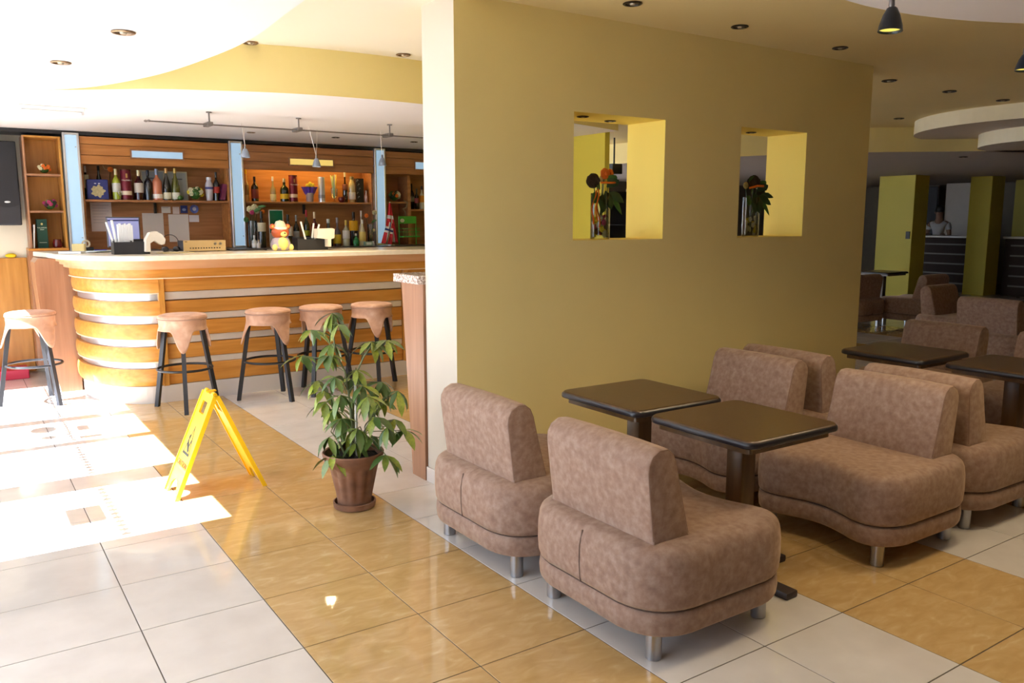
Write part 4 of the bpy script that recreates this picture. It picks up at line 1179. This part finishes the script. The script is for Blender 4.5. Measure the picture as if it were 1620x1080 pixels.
# ================================================================== wet floor sign
YS = mat('#f2c21c', .3, name='yellow_plastic', var=.04)
ws = thing('floor_sign', 'yellow folding caution sign standing on the tan tiles', 'floor sign', (1.13, 4.66, 0))
HS, SPR = .545, .245
def sign_panel(s):
    # panel in its own plane (u across, v up), then leaned
    t = link('panel', None)
    w0, w1, th = .130, .112, .012
    b = B()
    def P3(u, v, d):
        x = s * (SPR - (SPR - .012) * v / HS) + s * d
        return (x, u, v)
    hw = lambda v: w0 + (w1 - w0) * v / HS
    cells_v = [.0, .10, .13, .435, .47, .525, HS]
    # outline with cut-out at the foot and a square window near the top
    def quad(u0a, u1a, u0b, u1b, va, vb):
        pts = [P3(u0a, va, 0), P3(u1a, va, 0), P3(u1b, vb, 0), P3(u0b, vb, 0)]
        pts2 = [P3(u0a, va, -th), P3(u1a, va, -th), P3(u1b, vb, -th), P3(u0b, vb, -th)]
        b.loft([pts, pts2])
    n = 10
    for k in range(n):                       # arched foot
        ua, ub = -.08 + .16 * k / n, -.08 + .16 * (k + 1) / n
        f = lambda u: .085 * math.sqrt(max(0, 1 - (u / .08) ** 2))
        pts = [P3(ua, f(ua), 0), P3(ub, f(ub), 0), P3(ub, .1, 0), P3(ua, .1, 0)]
        pts2 = [P3(ua, f(ua), -th), P3(ub, f(ub), -th), P3(ub, .1, -th), P3(ua, .1, -th)]
        b.loft([pts, pts2])
    quad(-hw(0), -.08, -hw(.1), -.08, 0, .1)
    quad(.08, hw(0), .08, hw(.1), 0, .1)
    quad(-hw(.1), hw(.1), -hw(.435), hw(.435), .1, .435)
    quad(-hw(.435), -.048, -hw(.50), -.048, .435, .50)
    quad(.048, hw(.435), .048, hw(.50), .435, .50)
    quad(-hw(.50), hw(.50), -hw(HS), hw(HS), .50, HS)
    o = b.build('panel', YS, ws)
    for sd in (-1, 1):                        # stiffening rims
        B().loft([[P3(sd * hw(v) - .006, v, .005), P3(sd * hw(v) + .006, v, .005), P3(sd * hw(v) + .006, v, -th - .008), P3(sd * hw(v) - .006, v, -th - .008)] for v in (0, HS)]).build('rim', YS, o)
    for v in (.13, .40):
        B().loft([[P3(-hw(v), v - .003, .002), P3(-hw(v), v + .003, .002), P3(-hw(v), v, 0)], [P3(hw(v), v - .003, .002), P3(hw(v), v + .003, .002), P3(hw(v), v, 0)]]).build('rib', YS, o)
    bpy.data.objects.remove(t)
    # print: warning triangle with falling figure, lettering
    INK = mat('#1c1c18', .5, name='black_print')
    RED = mat('#b8481c', .5, name='red_print')
    def flat(poly, m, nm, d=.0012):
        q = B()
        q.loft([[P3(u, v, .0004) for u, v in poly], [P3(u, v, d) for u, v in poly]])
        q.build(nm, m, o)
    A, Bp, Cc = (-.062, .215), (.062, .215), (0, .365)
    for p, q_ in ((A, Bp), (Bp, Cc), (Cc, A)):
        dv = Vector((q_[0] - p[0], q_[1] - p[1])).normalized()
        nn = Vector((-dv.y, dv.x)) * (.012 if p == A else .006)
        flat([(p[0], p[1]), (q_[0], q_[1]), (q_[0] + nn.x, q_[1] + nn.y), (p[0] + nn.x, p[1] + nn.y)], INK, 'triangle_line')
    flat([(-.034, .240), (-.02, .228), (.034, .266), (.024, .284), (-.008, .264)], INK, 'falling_figure')
    flat([(.008, .266), (.024, .255), (.042, .285), (.03, .292)], INK, 'falling_figure')
    flat([(-.014, .258), (.0, .25), (-.014, .295), (-.026, .290)], INK, 'falling_figure')
    flat([(  .03 + .012 * math.cos(k * PI / 4), .304 + .012 * math.sin(k * PI / 4)) for k in range(8)], INK, 'falling_figure')
    ang = math.atan2(SPR - .012, HS)
    me = text_mesh('CAUTION', .044, RED, 'lettering', o, P3(0, .165, .001))
    # lay the text in the panel plane, reading from outside
    ex = Vector((0, s, 0))
    ez = Vector((s * math.cos(ang), 0, math.sin(ang)))
    ey = ez.cross(ex)
    me.rotation_euler = Matrix((ex, ey, ez)).transposed().to_euler()
    return o
sign_panel(-1)
sign_panel(1)
hg = B()
for y in (-.07, .07):
    hg.tube([(0, y - .02, HS + .002), (0, y + .02, HS + .002)], .012, 10)
hg.build('hinge', YS, ws, True)
B().box(-.03, .03, -.012, .012, HS + .005, HS + .016, .004).build('clip', YS, ws)

# ================================================================== potted plant
pt = thing('potted_plant', 'leafy umbrella plant in a fluted terracotta pot beside the cream wall end', 'plant', (1.655, 3.93, 0))
TERRA = ramp_mat('terracotta', [(.3, (.13, .055, .028)), (.55, (.22, .10, .052)), (.75, (.36, .22, .15))], (1, 1, 1.6), 6, .7, detail=8, bump=.3)
B().lathe([(0, 0), (.098, 0), (.108, .006), (.112, .034), (.104, .036), (.098, .012), (0, .012)], 32).build('saucer', TERRA, pt, True)
b = B()
rings = []
NF = 72
def pr(r, z, fl):
    return [(r * (1 - fl * (abs(math.sin(6 * a * 2 * PI / NF)) ** 3)) * math.cos(a * 2 * PI / NF), r * (1 - fl * (abs(math.sin(6 * a * 2 * PI / NF)) ** 3)) * math.sin(a * 2 * PI / NF), z) for a in range(NF)]
for r, z, f in ((.082, .013, 0), (.086, .02, .0), (.09, .05, .0), (.097, .085, .08), (.125, .215, .11), (.132, .235, .0), (.140, .243, 0), (.150, .262, 0), (.158, .285, 0), (.160, .297, 0), (.156, .303, 0), (.146, .298, 0), (.138, .262, 0)):
    rings.append(pr(r, z, f))
b.loft(rings, caps=True).build('pot', TERRA, pt, True)
b = B().lathe([(0, .275), (.08, .272), (.142, .265)], 24, caps=False)
for v in b.bm.verts:
    v.co.z += random.uniform(-.006, .008)
b.build('soil', mat((.035, .025, .02), .95, name='potting_soil', var=.4, scale=60, bump=.8, bscale=120), pt)
PST = mat((.14, .16, .07), .6, name='plant_stem', var=.2)
ru, rd = Vector((.828, -.56, 0)), Vector((.56, .828, 0))
def PP(u, z, w=0.):
    return ru * u + rd * w + Vector((0, 0, z))
B().tube([PP(.02, .27), PP(.022, .66)], .007, 8).build('support_stake', mat((.5, .5, .48), .4, .3, 'stake_metal'), pt, True)
trunks = [[PP(-.01, .265), PP(-.005, .45, .01), PP(-.015, .62), PP(-.03, .72), PP(-.075, .83, -.01), PP(-.085, .94)],
          [PP(.015, .265, .02), PP(.0, .5, .02), PP(.02, .70, .02), PP(.07, .80), PP(.11, .86)],
          [PP(.03, .265), PP(.06, .40, -.03), PP(.10, .47, -.04)],
          [PP(-.03, .265, -.02), PP(-.06, .36, -.05), PP(-.10, .42, -.06)]]
for tr in trunks:
    B().tube(tr, [.008 - .005 * i / (len(tr) - 1) for i in range(len(tr))], 7).build('stem', PST, pt, True)
def leaf_mat():
    m = mat((.09, .19, .03), .32, name='umbrella_leaf', var=.3, scale=9, spec=.6)
    nt = m.node_tree
    oi = nt.nodes.new('ShaderNodeObjectInfo')
    cr = nt.nodes.new('ShaderNodeValToRGB')
    for e, c in zip(cr.color_ramp.elements, ((.065, .13, .03, 1), (.50, .54, .05, 1))):
        e.color = c
    cr.color_ramp.elements[0].position = .35
    mx = [n for n in nt.nodes if n.type == 'MIX'][0]
    nt.links.new(oi.outputs['Random'], cr.inputs[0])
    nt.links.new(cr.outputs[0], mx.inputs[7])
    mx.inputs[6].default_value = (.065, .13, .03, 1)
    return m
LM = leaf_mat()
b = B()
rows_ = []
for t, k in ((0, .10), (.12, .35), (.35, .9), (.6, 1), (.82, .62), (1, .06)):
    drop = -.35 * t * t + .06 * t
    rows_.append([(t, -.165 * k, drop + .05 * k), (t, 0, drop), (t, .165 * k, drop + .05 * k)])
b.loft(rows_, caps=False, closed=False)
leaf_me = b.mesh('leaf', LM, 'all')
CL = [(505, 522, 0), (537, 497, 1), (552, 512, -1), (490, 562, 0), (536, 545, 1), (600, 540, 0), (622, 540, 1), (535, 560, -1),
      (545, 592, -2), (562, 603, 2), (588, 606, -2), (612, 606, 1), (640, 618, 0), (522, 618, 0), (508, 606, 2), (556, 618, -3), (535, 650, 1),
      (556, 655, -3), (590, 645, 3), (606, 655, -2), (634, 664, 0), (648, 684, 1), (612, 638, 2), (548, 672, 2), (530, 690, -1),
      (582, 668, -4), (627, 668, -3), (570, 632, 4), (596, 694, 1), (622, 716, -2), (540, 714, -3), (572, 700, -1), (518, 640, 2), (575, 585, 0), (600, 618, -4), (556, 700, 3)]
nleaf = 0
for ci, (px, py, w) in enumerate(CL):
    u, z = (px - 566) / 308., .0 + (806 - py) / 303.
    tip = PP(u, z, w * .035)
    # nearest point of the trunks carries the leaf stalk
    best = min((p for tr in trunks for p in tr[1:]), key=lambda p: (p - tip).length + (0 if p.z < tip.z - .02 else .15))
    mid = (best + tip) / 2 + Vector((0, 0, .025))
    B().tube([best, mid, tip], .0022, 5).build('leaf_stalk', PST, pt, True)
    out = (tip - best)
    out.z = 0
    if out.length < 1e-3:
        out = Vector((0, -1, 0))
    az0 = math.atan2(out.y, out.x)
    nl = 8 if ci % 3 else 7
    for k in range(nl):
        az = az0 + 2 * PI * (k + .5) / nl + random.uniform(-.2, .2)
        L_ = random.uniform(.085, .135)
        o = link('leaf', leaf_me, pt, tip, (random.uniform(-.35, .35), random.uniform(.1, .95), az))
        o.scale = (L_, L_ * random.uniform(.85, 1.1), L_)
        nleaf += 1
# ================================================================== lounge chairs
def rounded(pts_r, n=7):
    """polygon with a radius at each corner"""
    out = []
    m_ = len(pts_r)
    for i in range(m_):
        p0, p1, p2 = Vector(pts_r[i - 1][:2]), Vector(pts_r[i][:2]), Vector(pts_r[(i + 1) % m_][:2])
        r = pts_r[i][2]
        d0, d2 = (p0 - p1).normalized(), (p2 - p1).normalized()
        ang = d0.angle(d2)
        t = r / math.tan(ang / 2)
        a, c = p1 + d0 * t, p1 + d2 * t
        for k in range(n + 1):
            s = k / n
            q = (1 - s) ** 2 * a + 2 * s * (1 - s) * (p1 * .82 + (a + c) / 2 * .18) + s * s * c
            out.append(tuple(q))
    return out
def seat_outline():
    pts = rounded([(-.375, -.385, .19), (.385, -.385, .20), (.385, .385, .20), (-.375, .385, .19)], 8)
    # split long sides and let the front edge swing inwards
    out = []
    for i in range(len(pts)):
        a, c = Vector(pts[i]), Vector(pts[(i + 1) % len(pts)])
        out.append(a)
        L_ = (c - a).length
        k = int(L_ / .03)
        for s in range(1, k):
            out.append(a + (c - a) * s / k)
    res = []
    for p in out:
        x, y = p.x, p.y
        if x > 0:
            x -= .085 * (x / .385) * (math.cos(y / .34 * PI / 2) ** 2 if abs(y) < .34 else 0)
        res.append((x, y))
    return res
OUT = seat_outline()
def pillow(rings_spec):
    return [[(x, y, z) for x, y in inset(OUT, d)] for d, z in rings_spec]
def chair_meshes():
    P = {}
    P['seat_cushion'] = B().loft(pillow([(.02, .1925), (.006, .197), (.001, .212), (-.003, .26), (-.002, .33), (.003, .366), (.012, .388), (.028, .402), (.05, .409), (.075, .412)])).mesh('seat_cushion', SUEDE, 'all')
    P['seat_base'] = B().loft(pillow([(.026, .100), (.013, .103), (.007, .113), (.003, .15), (.006, .178), (.018, .190)])).mesh('seat_base', SUEDE, 'all')
    # seam between cushion and base
    o = inset(OUT, .012)
    P['seam'] = B().tube([(x, y, .1912) for x, y in o] + [(o[0][0], o[0][1], .1912)], .0028, 5, caps=False).mesh('seam', mat((.10, .06, .045), .9, name='dark_seam_cord'), True)  # cord along the seam, darker than the suede
    # backrest: side profile swept across the width with soft ends
    prof = [(-.288, .398), (-.118, .398), (-.117, .42), (-.160, .58), (-.184, .68), (-.20, .715), (-.228, .736), (-.266, .738), (-.300, .720), (-.318, .690), (-.321, .66), (-.304, .52), (-.291, .42)]
    def shrink(d):
        n = len(prof)
        r = []
        for i in range(n):
            a, b_, c = Vector(prof[i - 1]), Vector(prof[i]), Vector(prof[(i + 1) % n])
            t = (c - a).normalized()
            q = b_ + Vector((-t.y, t.x)) * d
            r.append((q.x, max(q.y, .398)))
        return r
    rings = []
    for y, d in ((-.2855, .012), (-.283, .005), (-.276, .001), (-.262, 0), (-.14, -.003), (0, -.004), (.14, -.003), (.262, 0), (.276, .001), (.283, .005), (.2855, .012)):
        rings.append([(x, y, z) for x, z in shrink(d)])
    P['backrest'] = B().loft(rings).mesh('backrest', SUEDE, True)
    for k, y in (('piping', -.281), ('piping2', .281)):
        P[k] = B().tube([(x, y, z) for x, z in shrink(.006)[2:]], .003, 5).mesh('piping', mat((.22, .13, .09), .85, name='suede_piping_dark'), True)
    P['leg'] = B().lathe([(.0265, 0), (.0285, .002), (.0285, .115), (0, .115)], 20).mesh('leg', STEEL, True)
    P['back_seam'] = B().tube([(-.3765 + .004, 0, .195), (-.3815 + .003, 0, .27), (-.381 + .003, 0, .33), (-.365, 0, .39)], .003, 5).mesh('back_seam', mat((.16, .10, .075), .9, name='stitch_thread'), True)
    return P
CP = chair_meshes()
def chair(x, y, rz, label):
    t = thing('lounge_chair', label, 'chair', (x, y, 0), R(rz), 'brown suede lounge chairs')
    for nm in ('seat_cushion', 'seat_base', 'seam', 'backrest', 'piping', 'piping2', 'back_seam'):
        link(nm.rstrip('2'), CP[nm], t)
    for lx in (-.275, .27):
        for ly in (-.285, .285):
            link('leg', CP['leg'], t, (lx, ly, 0))
    return t
chair(2.17, 2.215, 0, 'nearest brown suede lounge chair, its back turned to the bar windows')
chair(2.155, 3.03, 0, 'suede lounge chair next to the cream wall end')
chair(3.52, 2.235, 180, 'suede lounge chair across the nearest table, its wavy seat front towards it')
chair(3.535, 3.07, 180, 'suede lounge chair at the ochre wall behind the second table')
chair(4.29, 2.255, 0, 'suede lounge chair standing back to back with the wavy-fronted one across the nearest table')
chair(4.30, 3.08, 0, 'dark suede lounge chair at the ochre wall, back to back with another')
chair(5.80, 3.22, 180, 'suede lounge chair behind the farther two tables, near the end of the ochre wall')
chair(5.78, 2.40, 180, 'suede lounge chair at the right picture edge under the table')
chair(8.55, 4.0, 0, 'pinkish suede lounge chair seen from behind at the right edge')
chair(9.52, 4.92, -90, 'suede lounge chair seen from the side between two others near the second column')
chair(11.25, 6.45, 90, 'farthest suede lounge chair, sideways in front of the bright yellow column')
chair(10.45, 6.95, 90, 'suede lounge chair partly hidden behind the end of the ochre wall')

# ================================================================== tables
def table_meshes():
    P = {}
    o = rounded([(-.277, -.277, .05), (.277, -.277, .05), (.277, .277, .05), (-.277, .277, .05)], 6)
    P['table_top'] = B().loft([[(x, y, z) for x, y in inset(o, d)] for d, z in ((.010, .648), (.001, .653), (0, .660), (0, .668), (.003, .675), (.010, .680), (.014, .680))]).mesh('table_top', TABLETOP, True)
    P['edge_band'] = B().loft([[(x, y, z) for x, y in inset(o, d)] for d, z in ((.004, .6485), (-.0025, .652), (-.004, .660), (-.0025, .669), (.002, .674))], caps=False).mesh('edge_band', mat((.018, .016, .02), .3, name='black_edging'), True)
    q = inset(o, .03)
    P['apron'] = B().loft([[(x, y, z) for x, y in q] for z in (.622, .648)]).mesh('apron', WOODD)
    P['pedestal'] = B().box(-.043, .043, -.043, .043, .03, .622, .010, 2).mesh('pedestal', WOODD, True)
    b = B()
    b.box(-.285, .285, -.035, .035, .0, .03, .008, 2)
    P['foot_bar'] = b.mesh('foot_bar', mat((.03, .018, .02), .45, name='cast_iron'), True)
    return P
TP = table_meshes()
def table(x, y, label):
    t = thing('cafe_table', label, 'table', (x, y, 0), 0, 'square brown cafe tables')
    for nm in ('table_top', 'edge_band', 'apron', 'pedestal'):
        link(nm, TP[nm], t)
    link('foot_bar', TP['foot_bar'], t)
    link('foot_bar', TP['foot_bar'], t, None, (0, 0, R(90)))
table(2.665, 2.23, 'nearest square brown cafe table, in front of the wavy-fronted chair')
table(2.655, 2.84, 'square brown cafe table against the ochre wall')
table(4.93, 2.87, 'square dark cafe table reflecting yellow at the end of the ochre wall')
table(4.97, 2.22, 'square dark cafe table cut by the right picture edge')
table(12.2, 7.55, 'far dark cafe table in front of the bright yellow column')
# ================================================================== recessed lights
def dl_meshes(dark):
    rim = B().lathe([(.049, 0), (.052, -.004), (.046, -.008), (.038, -.007), (.036, .0)], 24, caps=False).mesh('rim', mat((.30, .20, .12), .35, .7, 'bronze_rim') if not dark else mat((.05, .04, .03), .4, .5, 'dark_rim'), True)
    eye = B().lathe([(0, -.002), (.024, -.0015), (.036, -.001)], 20, caps=False).mesh('lens', mat((.22, .20, .16), .2, .3, 'lamp_lens') if not dark else mat((.04, .035, .03), .3, .2, 'dark_lens'), True)
    bulb = B().lathe([(.001, -.012), (.012, -.010), (.016, -.003)], 14).mesh('bulb', mat((.5, .45, .36), .2, .2, 'bulb_glass'), True)
    return rim, eye, bulb
DLM = {False: dl_meshes(False), True: dl_meshes(True)}
def downlight(x, y, z, label, dark=False, s=1.):
    t = thing('downlight', label, 'downlight', (x, y, z), 0, 'recessed ceiling lights')
    t.scale = (s, s, s)
    for nm, me in zip(('rim', 'lens', 'bulb'), DLM[dark]):
        link(nm, me, t)
downlight(.712, 4.127, 2.319, 'larger recessed downlight in the white ceiling at the upper left')
downlight(.562, 5.091, 2.319, 'recessed downlight in the white ceiling nearest the left picture edge')
downlight(1.70, 5.514, 2.619, 'recessed downlight at the tip of the yellow fascia, half cut by the white ceiling edge')
downlight(2.692, 5.317, 2.619, 'recessed downlight in the cream raised ceiling beside the cream wall end')
downlight(3.07, 3.41, 2.619, 'recessed downlight above the left wall opening', True)
downlight(3.95, 3.45, 2.619, 'recessed downlight above the ochre wall between the two openings', True)
downlight(4.98, 3.49, 2.619, 'recessed downlight above the right wall opening', True)
downlight(6.47, 4.06, 2.619, 'recessed downlight at the end of the ochre wall', True, 1.15)
downlight(7.45, 4.09, 2.619, 'recessed downlight left of the stepped ceiling discs', True, 1.15)
downlight(8.42, 4.10, 2.619, 'recessed downlight above the stepped ceiling discs', True, 1.15)
downlight(8.97, 5.48, 2.619, 'recessed downlight close to the yellow ceiling step', True, 1.1)
downlight(9.76, 6.23, 2.619, 'recessed downlight in the corner of the yellow ceiling step', True, 1.1)
downlight(11.3, 5.95, 2.319, 'recessed downlight in the grey soffit before the reception', True, 1.1)
downlight(2.471, 8.114, 2.319, 'recessed downlight over the bar above the left hanging spot', False, .8)
downlight(3.333, 8.129, 2.319, 'recessed downlight over the bar right of the middle hanging spot', True, .8)
downlight(4.218, 8.117, 2.319, 'recessed downlight over the bar next to the cream wall end', True, .8)
downlight(3.14, 3.9, 2.095, 'recessed spot in the top of the left wall opening, at its left end', True, .7)
downlight(3.42, 3.98, 2.095, 'recessed spot in the top of the left wall opening, near its right side', True, .7)
downlight(4.68, 3.95, 2.095, 'recessed spot in the top of the right wall opening', True, .7)

# ---- fluorescent strip
fx = thing('strip_fitting', 'short white fluorescent fitting under the ceiling at the left', 'light fitting', (.70, 7.095, 2.268))
B().box(-.215, .215, -.03, .03, .025, .051, .004).build('housing', WHITE, fx)
B().tube([(-.205, 0, .012), (.205, 0, .012)], .013, 10).build('tube', mat((.85, .85, .85), .3, name='fluorescent_tube'), fx, True)
for x in (-.21, .195):
    B().box(x, x + .015, -.02, .02, .0, .03).build('holder', SILVER, fx)

# ---- cable track over the bar with hanging spots
tk = thing('light_track', 'thin metal cable track hanging over the bar', 'light track', (0, 6.75, 0))
DM = mat((.20, .18, .17), .4, .7, 'dark_track_metal')
for y, z in ((0, 2.222), (.12, 2.232)):
    B().tube([(1.30, y, z), (5.0, y, z)], .0045, 6).build('rail', DM, tk)
    B().ball((1.30, y, z), .009, (1.6, 1, 1), 8, 6).build('end_cap', DM, tk)
for x in (1.742, 2.457, 3.28, 4.2):
    p = B().tube([(x, .02, 2.24), (x, .02, 2.318)], .006, 8).build('post', DM, tk)
    B().lathe([(.022, 2.312), (.022, 2.319)], 14).build('ceiling_rose', DM, p, False, (x, .02, 0))
    B().box(x - .022, x + .022, -.012, .13, 2.213, 2.243, .004).build('clamp', DM, p)
def spot(loc, z_rail, dy, label, s=1., tilt=0., lit=False, cable_m=None, col=(.24, .28, .35)):
    t = thing('hanging_spot', label, 'spotlight', loc, 0, 'hanging spotlights')
    sh = B()
    sh.lathe([(.012 * s, .085 * s), (.018 * s, .08 * s), (.03 * s, .055 * s), (.04 * s, .02 * s), (.043 * s, .0), (.040 * s, .0), (.036 * s, .02 * s), (.02 * s, .06 * s), (0, .066 * s)], 24, caps=False)
    sh.build('shade', mat(col, .35, .4, 'blue_grey_metal'), t, True, None, (0, tilt, 0))
    if lit:
        B().lathe([(0, .008), (.036 * s, .006)], 18, caps=False).build('lens', mat((1, .9, .7), .3, name='lit_lens', emit=(1, .85, .6), estr=6) if lit is True else mat((.6, .5, .1), .3, name='glowing_reflector', emit=(.85, .72, .12), estr=.5), t)
        d = bpy.data.lights.new('spot_lamp', 'SPOT')
        d.energy, d.spot_size, d.color, d.shadow_soft_size = (30 if lit is True else lit), R(150), (1, .80, .50), (.03 if lit is True else .14)
        d.spot_blend = .7
        link('spot_lamp', d, t, (0, 0, -.002))
    else:
        B().lathe([(0, .012), (.036 * s, .010)], 18, caps=False).build('lens', mat((.42, .40, .16), .15, .7, 'reflector', var=.5, scale=120), t)
    B().lathe([(.008 * s, .082 * s), (.011 * s, .09 * s), (.009 * s, .115 * s), (0, .118 * s)], 12).build('socket', DM, t, True)
    for k, e in enumerate(z_rail):
        B().tube([(0, 0, .11 * s), e], .0016 if s < 1.2 else .003, 5).build('cable', cable_m or mat((.62, .55, .48), .4, .5, 'cable_wire'), t)
    return t
spot((2.012, 6.78, 1.985), [(-.03, -.03, .26), (.02, .09, .26)], 0, 'hanging spot in front of the middle light panel', .82, .0)
spot((2.603, 6.78, 1.932), [(-.07, -.03, .32), (.05, .09, .32)], 0, 'lit hanging spot in front of the amber header light', .82, 0, True)
spot((3.207, 6.78, 1.962), [(-.03, -.03, .29), (.03, .09, .29)], 0, 'hanging spot in front of the third light panel', .82, .0)
spot((2.654, 1.674, 2.118), [(-.012, 0, .201), (.012, 0, .201)], 0, 'black hanging spot near the top right of the picture', .92, .06, 14, DM, (.02, .024, .03))
spot((3.635, 1.70, 2.09), [(-.01, .0, .229), (.012, 0, .229)], 0, 'black hanging spot cut by the right picture edge', .75, .1, 14, None, (.02, .03, .05))
spot((4.40, 1.50, 2.09), [(-.01, .0, .229), (.012, 0, .229)], 0, 'added unseen black hanging spot over the seating, right of the picture', .75, .1, 14, None, (.02, .03, .05))  # extra lamp outside the view, added to warm the seating
# ================================================================== reception in the background
DK = mat((.035, .017, .011), .75, name='dark_reception_wood', var=.2)
SLAT = mat((.17, .155, .14), .5, .2, 'dull_metal_slat')
def reception(name_label, x, y0, y1, n=5):
    t = thing('reception_desk', name_label, 'reception desk', (x, y0, 0))
    L_ = y1 - y0
    B().box(0, .55, 0, L_, .0, 1.11).build('body', DK, t)
    B().box(-.04, .62, -.03, L_ + .03, 1.11, 1.15, .006).build('desk_top', mat((.5, .46, .4), .25, name='stone_desk_top'), t)
    for k in range(n):
        z = .16 + k * .20
        B().box(-.015, .0, .12, L_ - .12, z, z + .03).build('metal_slat', SLAT, t)
    return t
reception('dark slatted reception desk between the yellow columns, person behind it', 17.2, 8.72, 10.8)
reception('dark slatted reception desk right of the second yellow column', 17.4, 6.0, 8.2)
struct(B().box(20.0, 20.1, 5, 13, 0, 2.4).build('wall_reception', mat((.22, .19, .14), .7, name='taupe_wall_paint')))
dr = struct(B().box(19.6, 19.66, 10.1, 10.66, 0, 2.32, .004).build('door_1', mat((.62, .56, .50), .5, name='pale_door_paint')))
B().lathe([(.012, 0), (.012, .05), (.03, .055), (0, .06)], 10).build('door_handle', STEEL, dr, True, (19.595, 10.17, 1.05), (0, R(-90), 0))
tag(B().box(19.3, 19.38, 10.7, 11.3, 0, 2.25, .004).build('key_cabinet', BLACKM), 'tall black cabinet behind the person at the reception', 'cabinet')
B2 = thing('dark_screen', 'black hanging unit seen through the left wall opening', 'speaker', (7.8, 8.98, 2.12))
B().box(-.09, .09, -.08, .08, 0, .14, .008).build('case', BLACKM, B2)
B().tube([(0, 0, .14), (0, 0, .499)], .012, 8).build('ceiling_rod', BLACK, B2)
tag(B().box(9.2, 9.9, 10.9, 11.4, 0, 1.40, .01).build('dark_cabinet', BLACKM), 'black cabinet seen through the left wall opening', 'cabinet')
tag(B().box(9.05, 9.11, 10.65, 10.71, 0, 2.319).build('pale_post', mat((.5, .47, .44), .5, name='grey_post')), 'thin grey post seen through the left wall opening', 'post')
# ---- person behind the desk
pe = thing('person', 'person in white short-sleeved top standing behind the reception desk', 'person', (18.06, 9.93, 0), R(200))
SKIN = mat((.30, .17, .11), .6, name='skin')
def skin_obj(name, verts, edges, radii, m, parent, root=0, lv=2):
    me = bpy.data.meshes.new(name)
    me.from_pydata(verts, edges, [])
    me.materials.append(m)
    o = link(name, me, parent)
    md = o.modifiers.new('skin', 'SKIN')
    md.use_smooth_shade = True
    sv = me.skin_vertices[0].data
    for v, r in zip(sv, radii):
        v.radius = r if isinstance(r, tuple) else (r, r)
    sv[root].use_root = True
    s = o.modifiers.new('smooth', 'SUBSURF')
    s.levels = s.render_levels = lv
    return o
V = [(0, 0, .92), (0, 0, 1.12), (.01, 0, 1.30), (.01, 0, 1.42), (.015, 0, 1.50), (.03, 0, 1.60), (.035, 0, 1.71),
     (.0, .17, 1.40), (.03, .23, 1.15), (.20, .20, .99), (.30, .16, 1.165), (.0, -.17, 1.40), (.03, -.23, 1.15), (.20, -.20, 1.02), (.30, -.14, 1.165),
     (0, .10, .86), (.01, .11, .48), (0, .11, .08), (.12, .12, .04), (0, -.10, .86), (.01, -.11, .48), (0, -.11, .08), (.12, -.12, .04)]
E_ = [(0, 1), (1, 2), (2, 3), (3, 4), (4, 5), (5, 6), (3, 7), (7, 8), (8, 9), (9, 10), (3, 11), (11, 12), (12, 13), (13, 14), (0, 15), (15, 16), (16, 17), (17, 18), (0, 19), (19, 20), (20, 21), (21, 22)]
RR = [(.15, .12), (.13, .1), (.15, .11), (.09, .09), .055, (.082, .075), (.072, .07), .065, .045, .038, .03, .065, .045, .038, .03, .085, .06, .042, .03, .085, .06, .042, .03]
skin_obj('body', V, E_, RR, SKIN, pe)
VS = [(0, 0, .90), (0, 0, 1.12), (.01, 0, 1.30), (.01, 0, 1.425), (.0, .17, 1.405), (.025, .215, 1.24), (.0, -.17, 1.405), (.025, -.215, 1.24)]
skin_obj('white_top', VS, [(0, 1), (1, 2), (2, 3), (3, 4), (4, 5), (3, 6), (6, 7)], [(.165, .135), (.145, .115), (.168, .125), (.10, .10), .078, .062, .078, .062], mat((.62, .60, .60), .8, name='white_cotton'), pe)
B().ball((.012, 0, 1.695), .098, (1.0, .92, 1.08), 16, 12).build('hair', mat((.012, .009, .008), .6, name='black_hair'), pe, True)
b = B().ball((.098, 0, 1.625), .016, (.9, .7, 1.3), 8, 6)
b.build('nose', SKIN, pe, True)
for s in (-1, 1):
    B().ball((.092, s * .032, 1.65), .011, (.6, 1, .7), 8, 6).build('eye', mat((.05, .04, .04), .3), pe, True)
    B().ball((.02, s * .088, 1.635), .022, (.7, .4, 1.2), 8, 6).build('ear', SKIN, pe, True)
B().ball((.096, 0, 1.585), .018, (.4, 1.2, .4), 8, 6).build('mouth', mat((.22, .08, .07), .5), pe, True)
B().box(-.09, .1, -.14, .14, .86, .90, .02, 2).build('waistband', BLACKM, pe)
def hand(s):
    h = B()
    base = Vector((.30, s * .15, 1.168))
    h.ball(base + Vector((.03, 0, .0)), .032, (1.3, .95, .45), 10, 7)
    for k in range(4):
        y = s * (.15 + (k - 1.5) * .019)
        L_ = (.062, .072, .068, .052)[k]
        h.tube([(.345, y, 1.172), (.345 + L_ * .55, y, 1.180), (.345 + L_, y, 1.166)], [.0088, .0082, .0065], 7)
    h.tube([(.315, s * .12, 1.17), (.34, s * .10, 1.172), (.362, s * .098, 1.166)], [.0105, .0095, .007], 7)
    h.build('hand', SKIN, pe, True)
hand(1)
hand(-1)
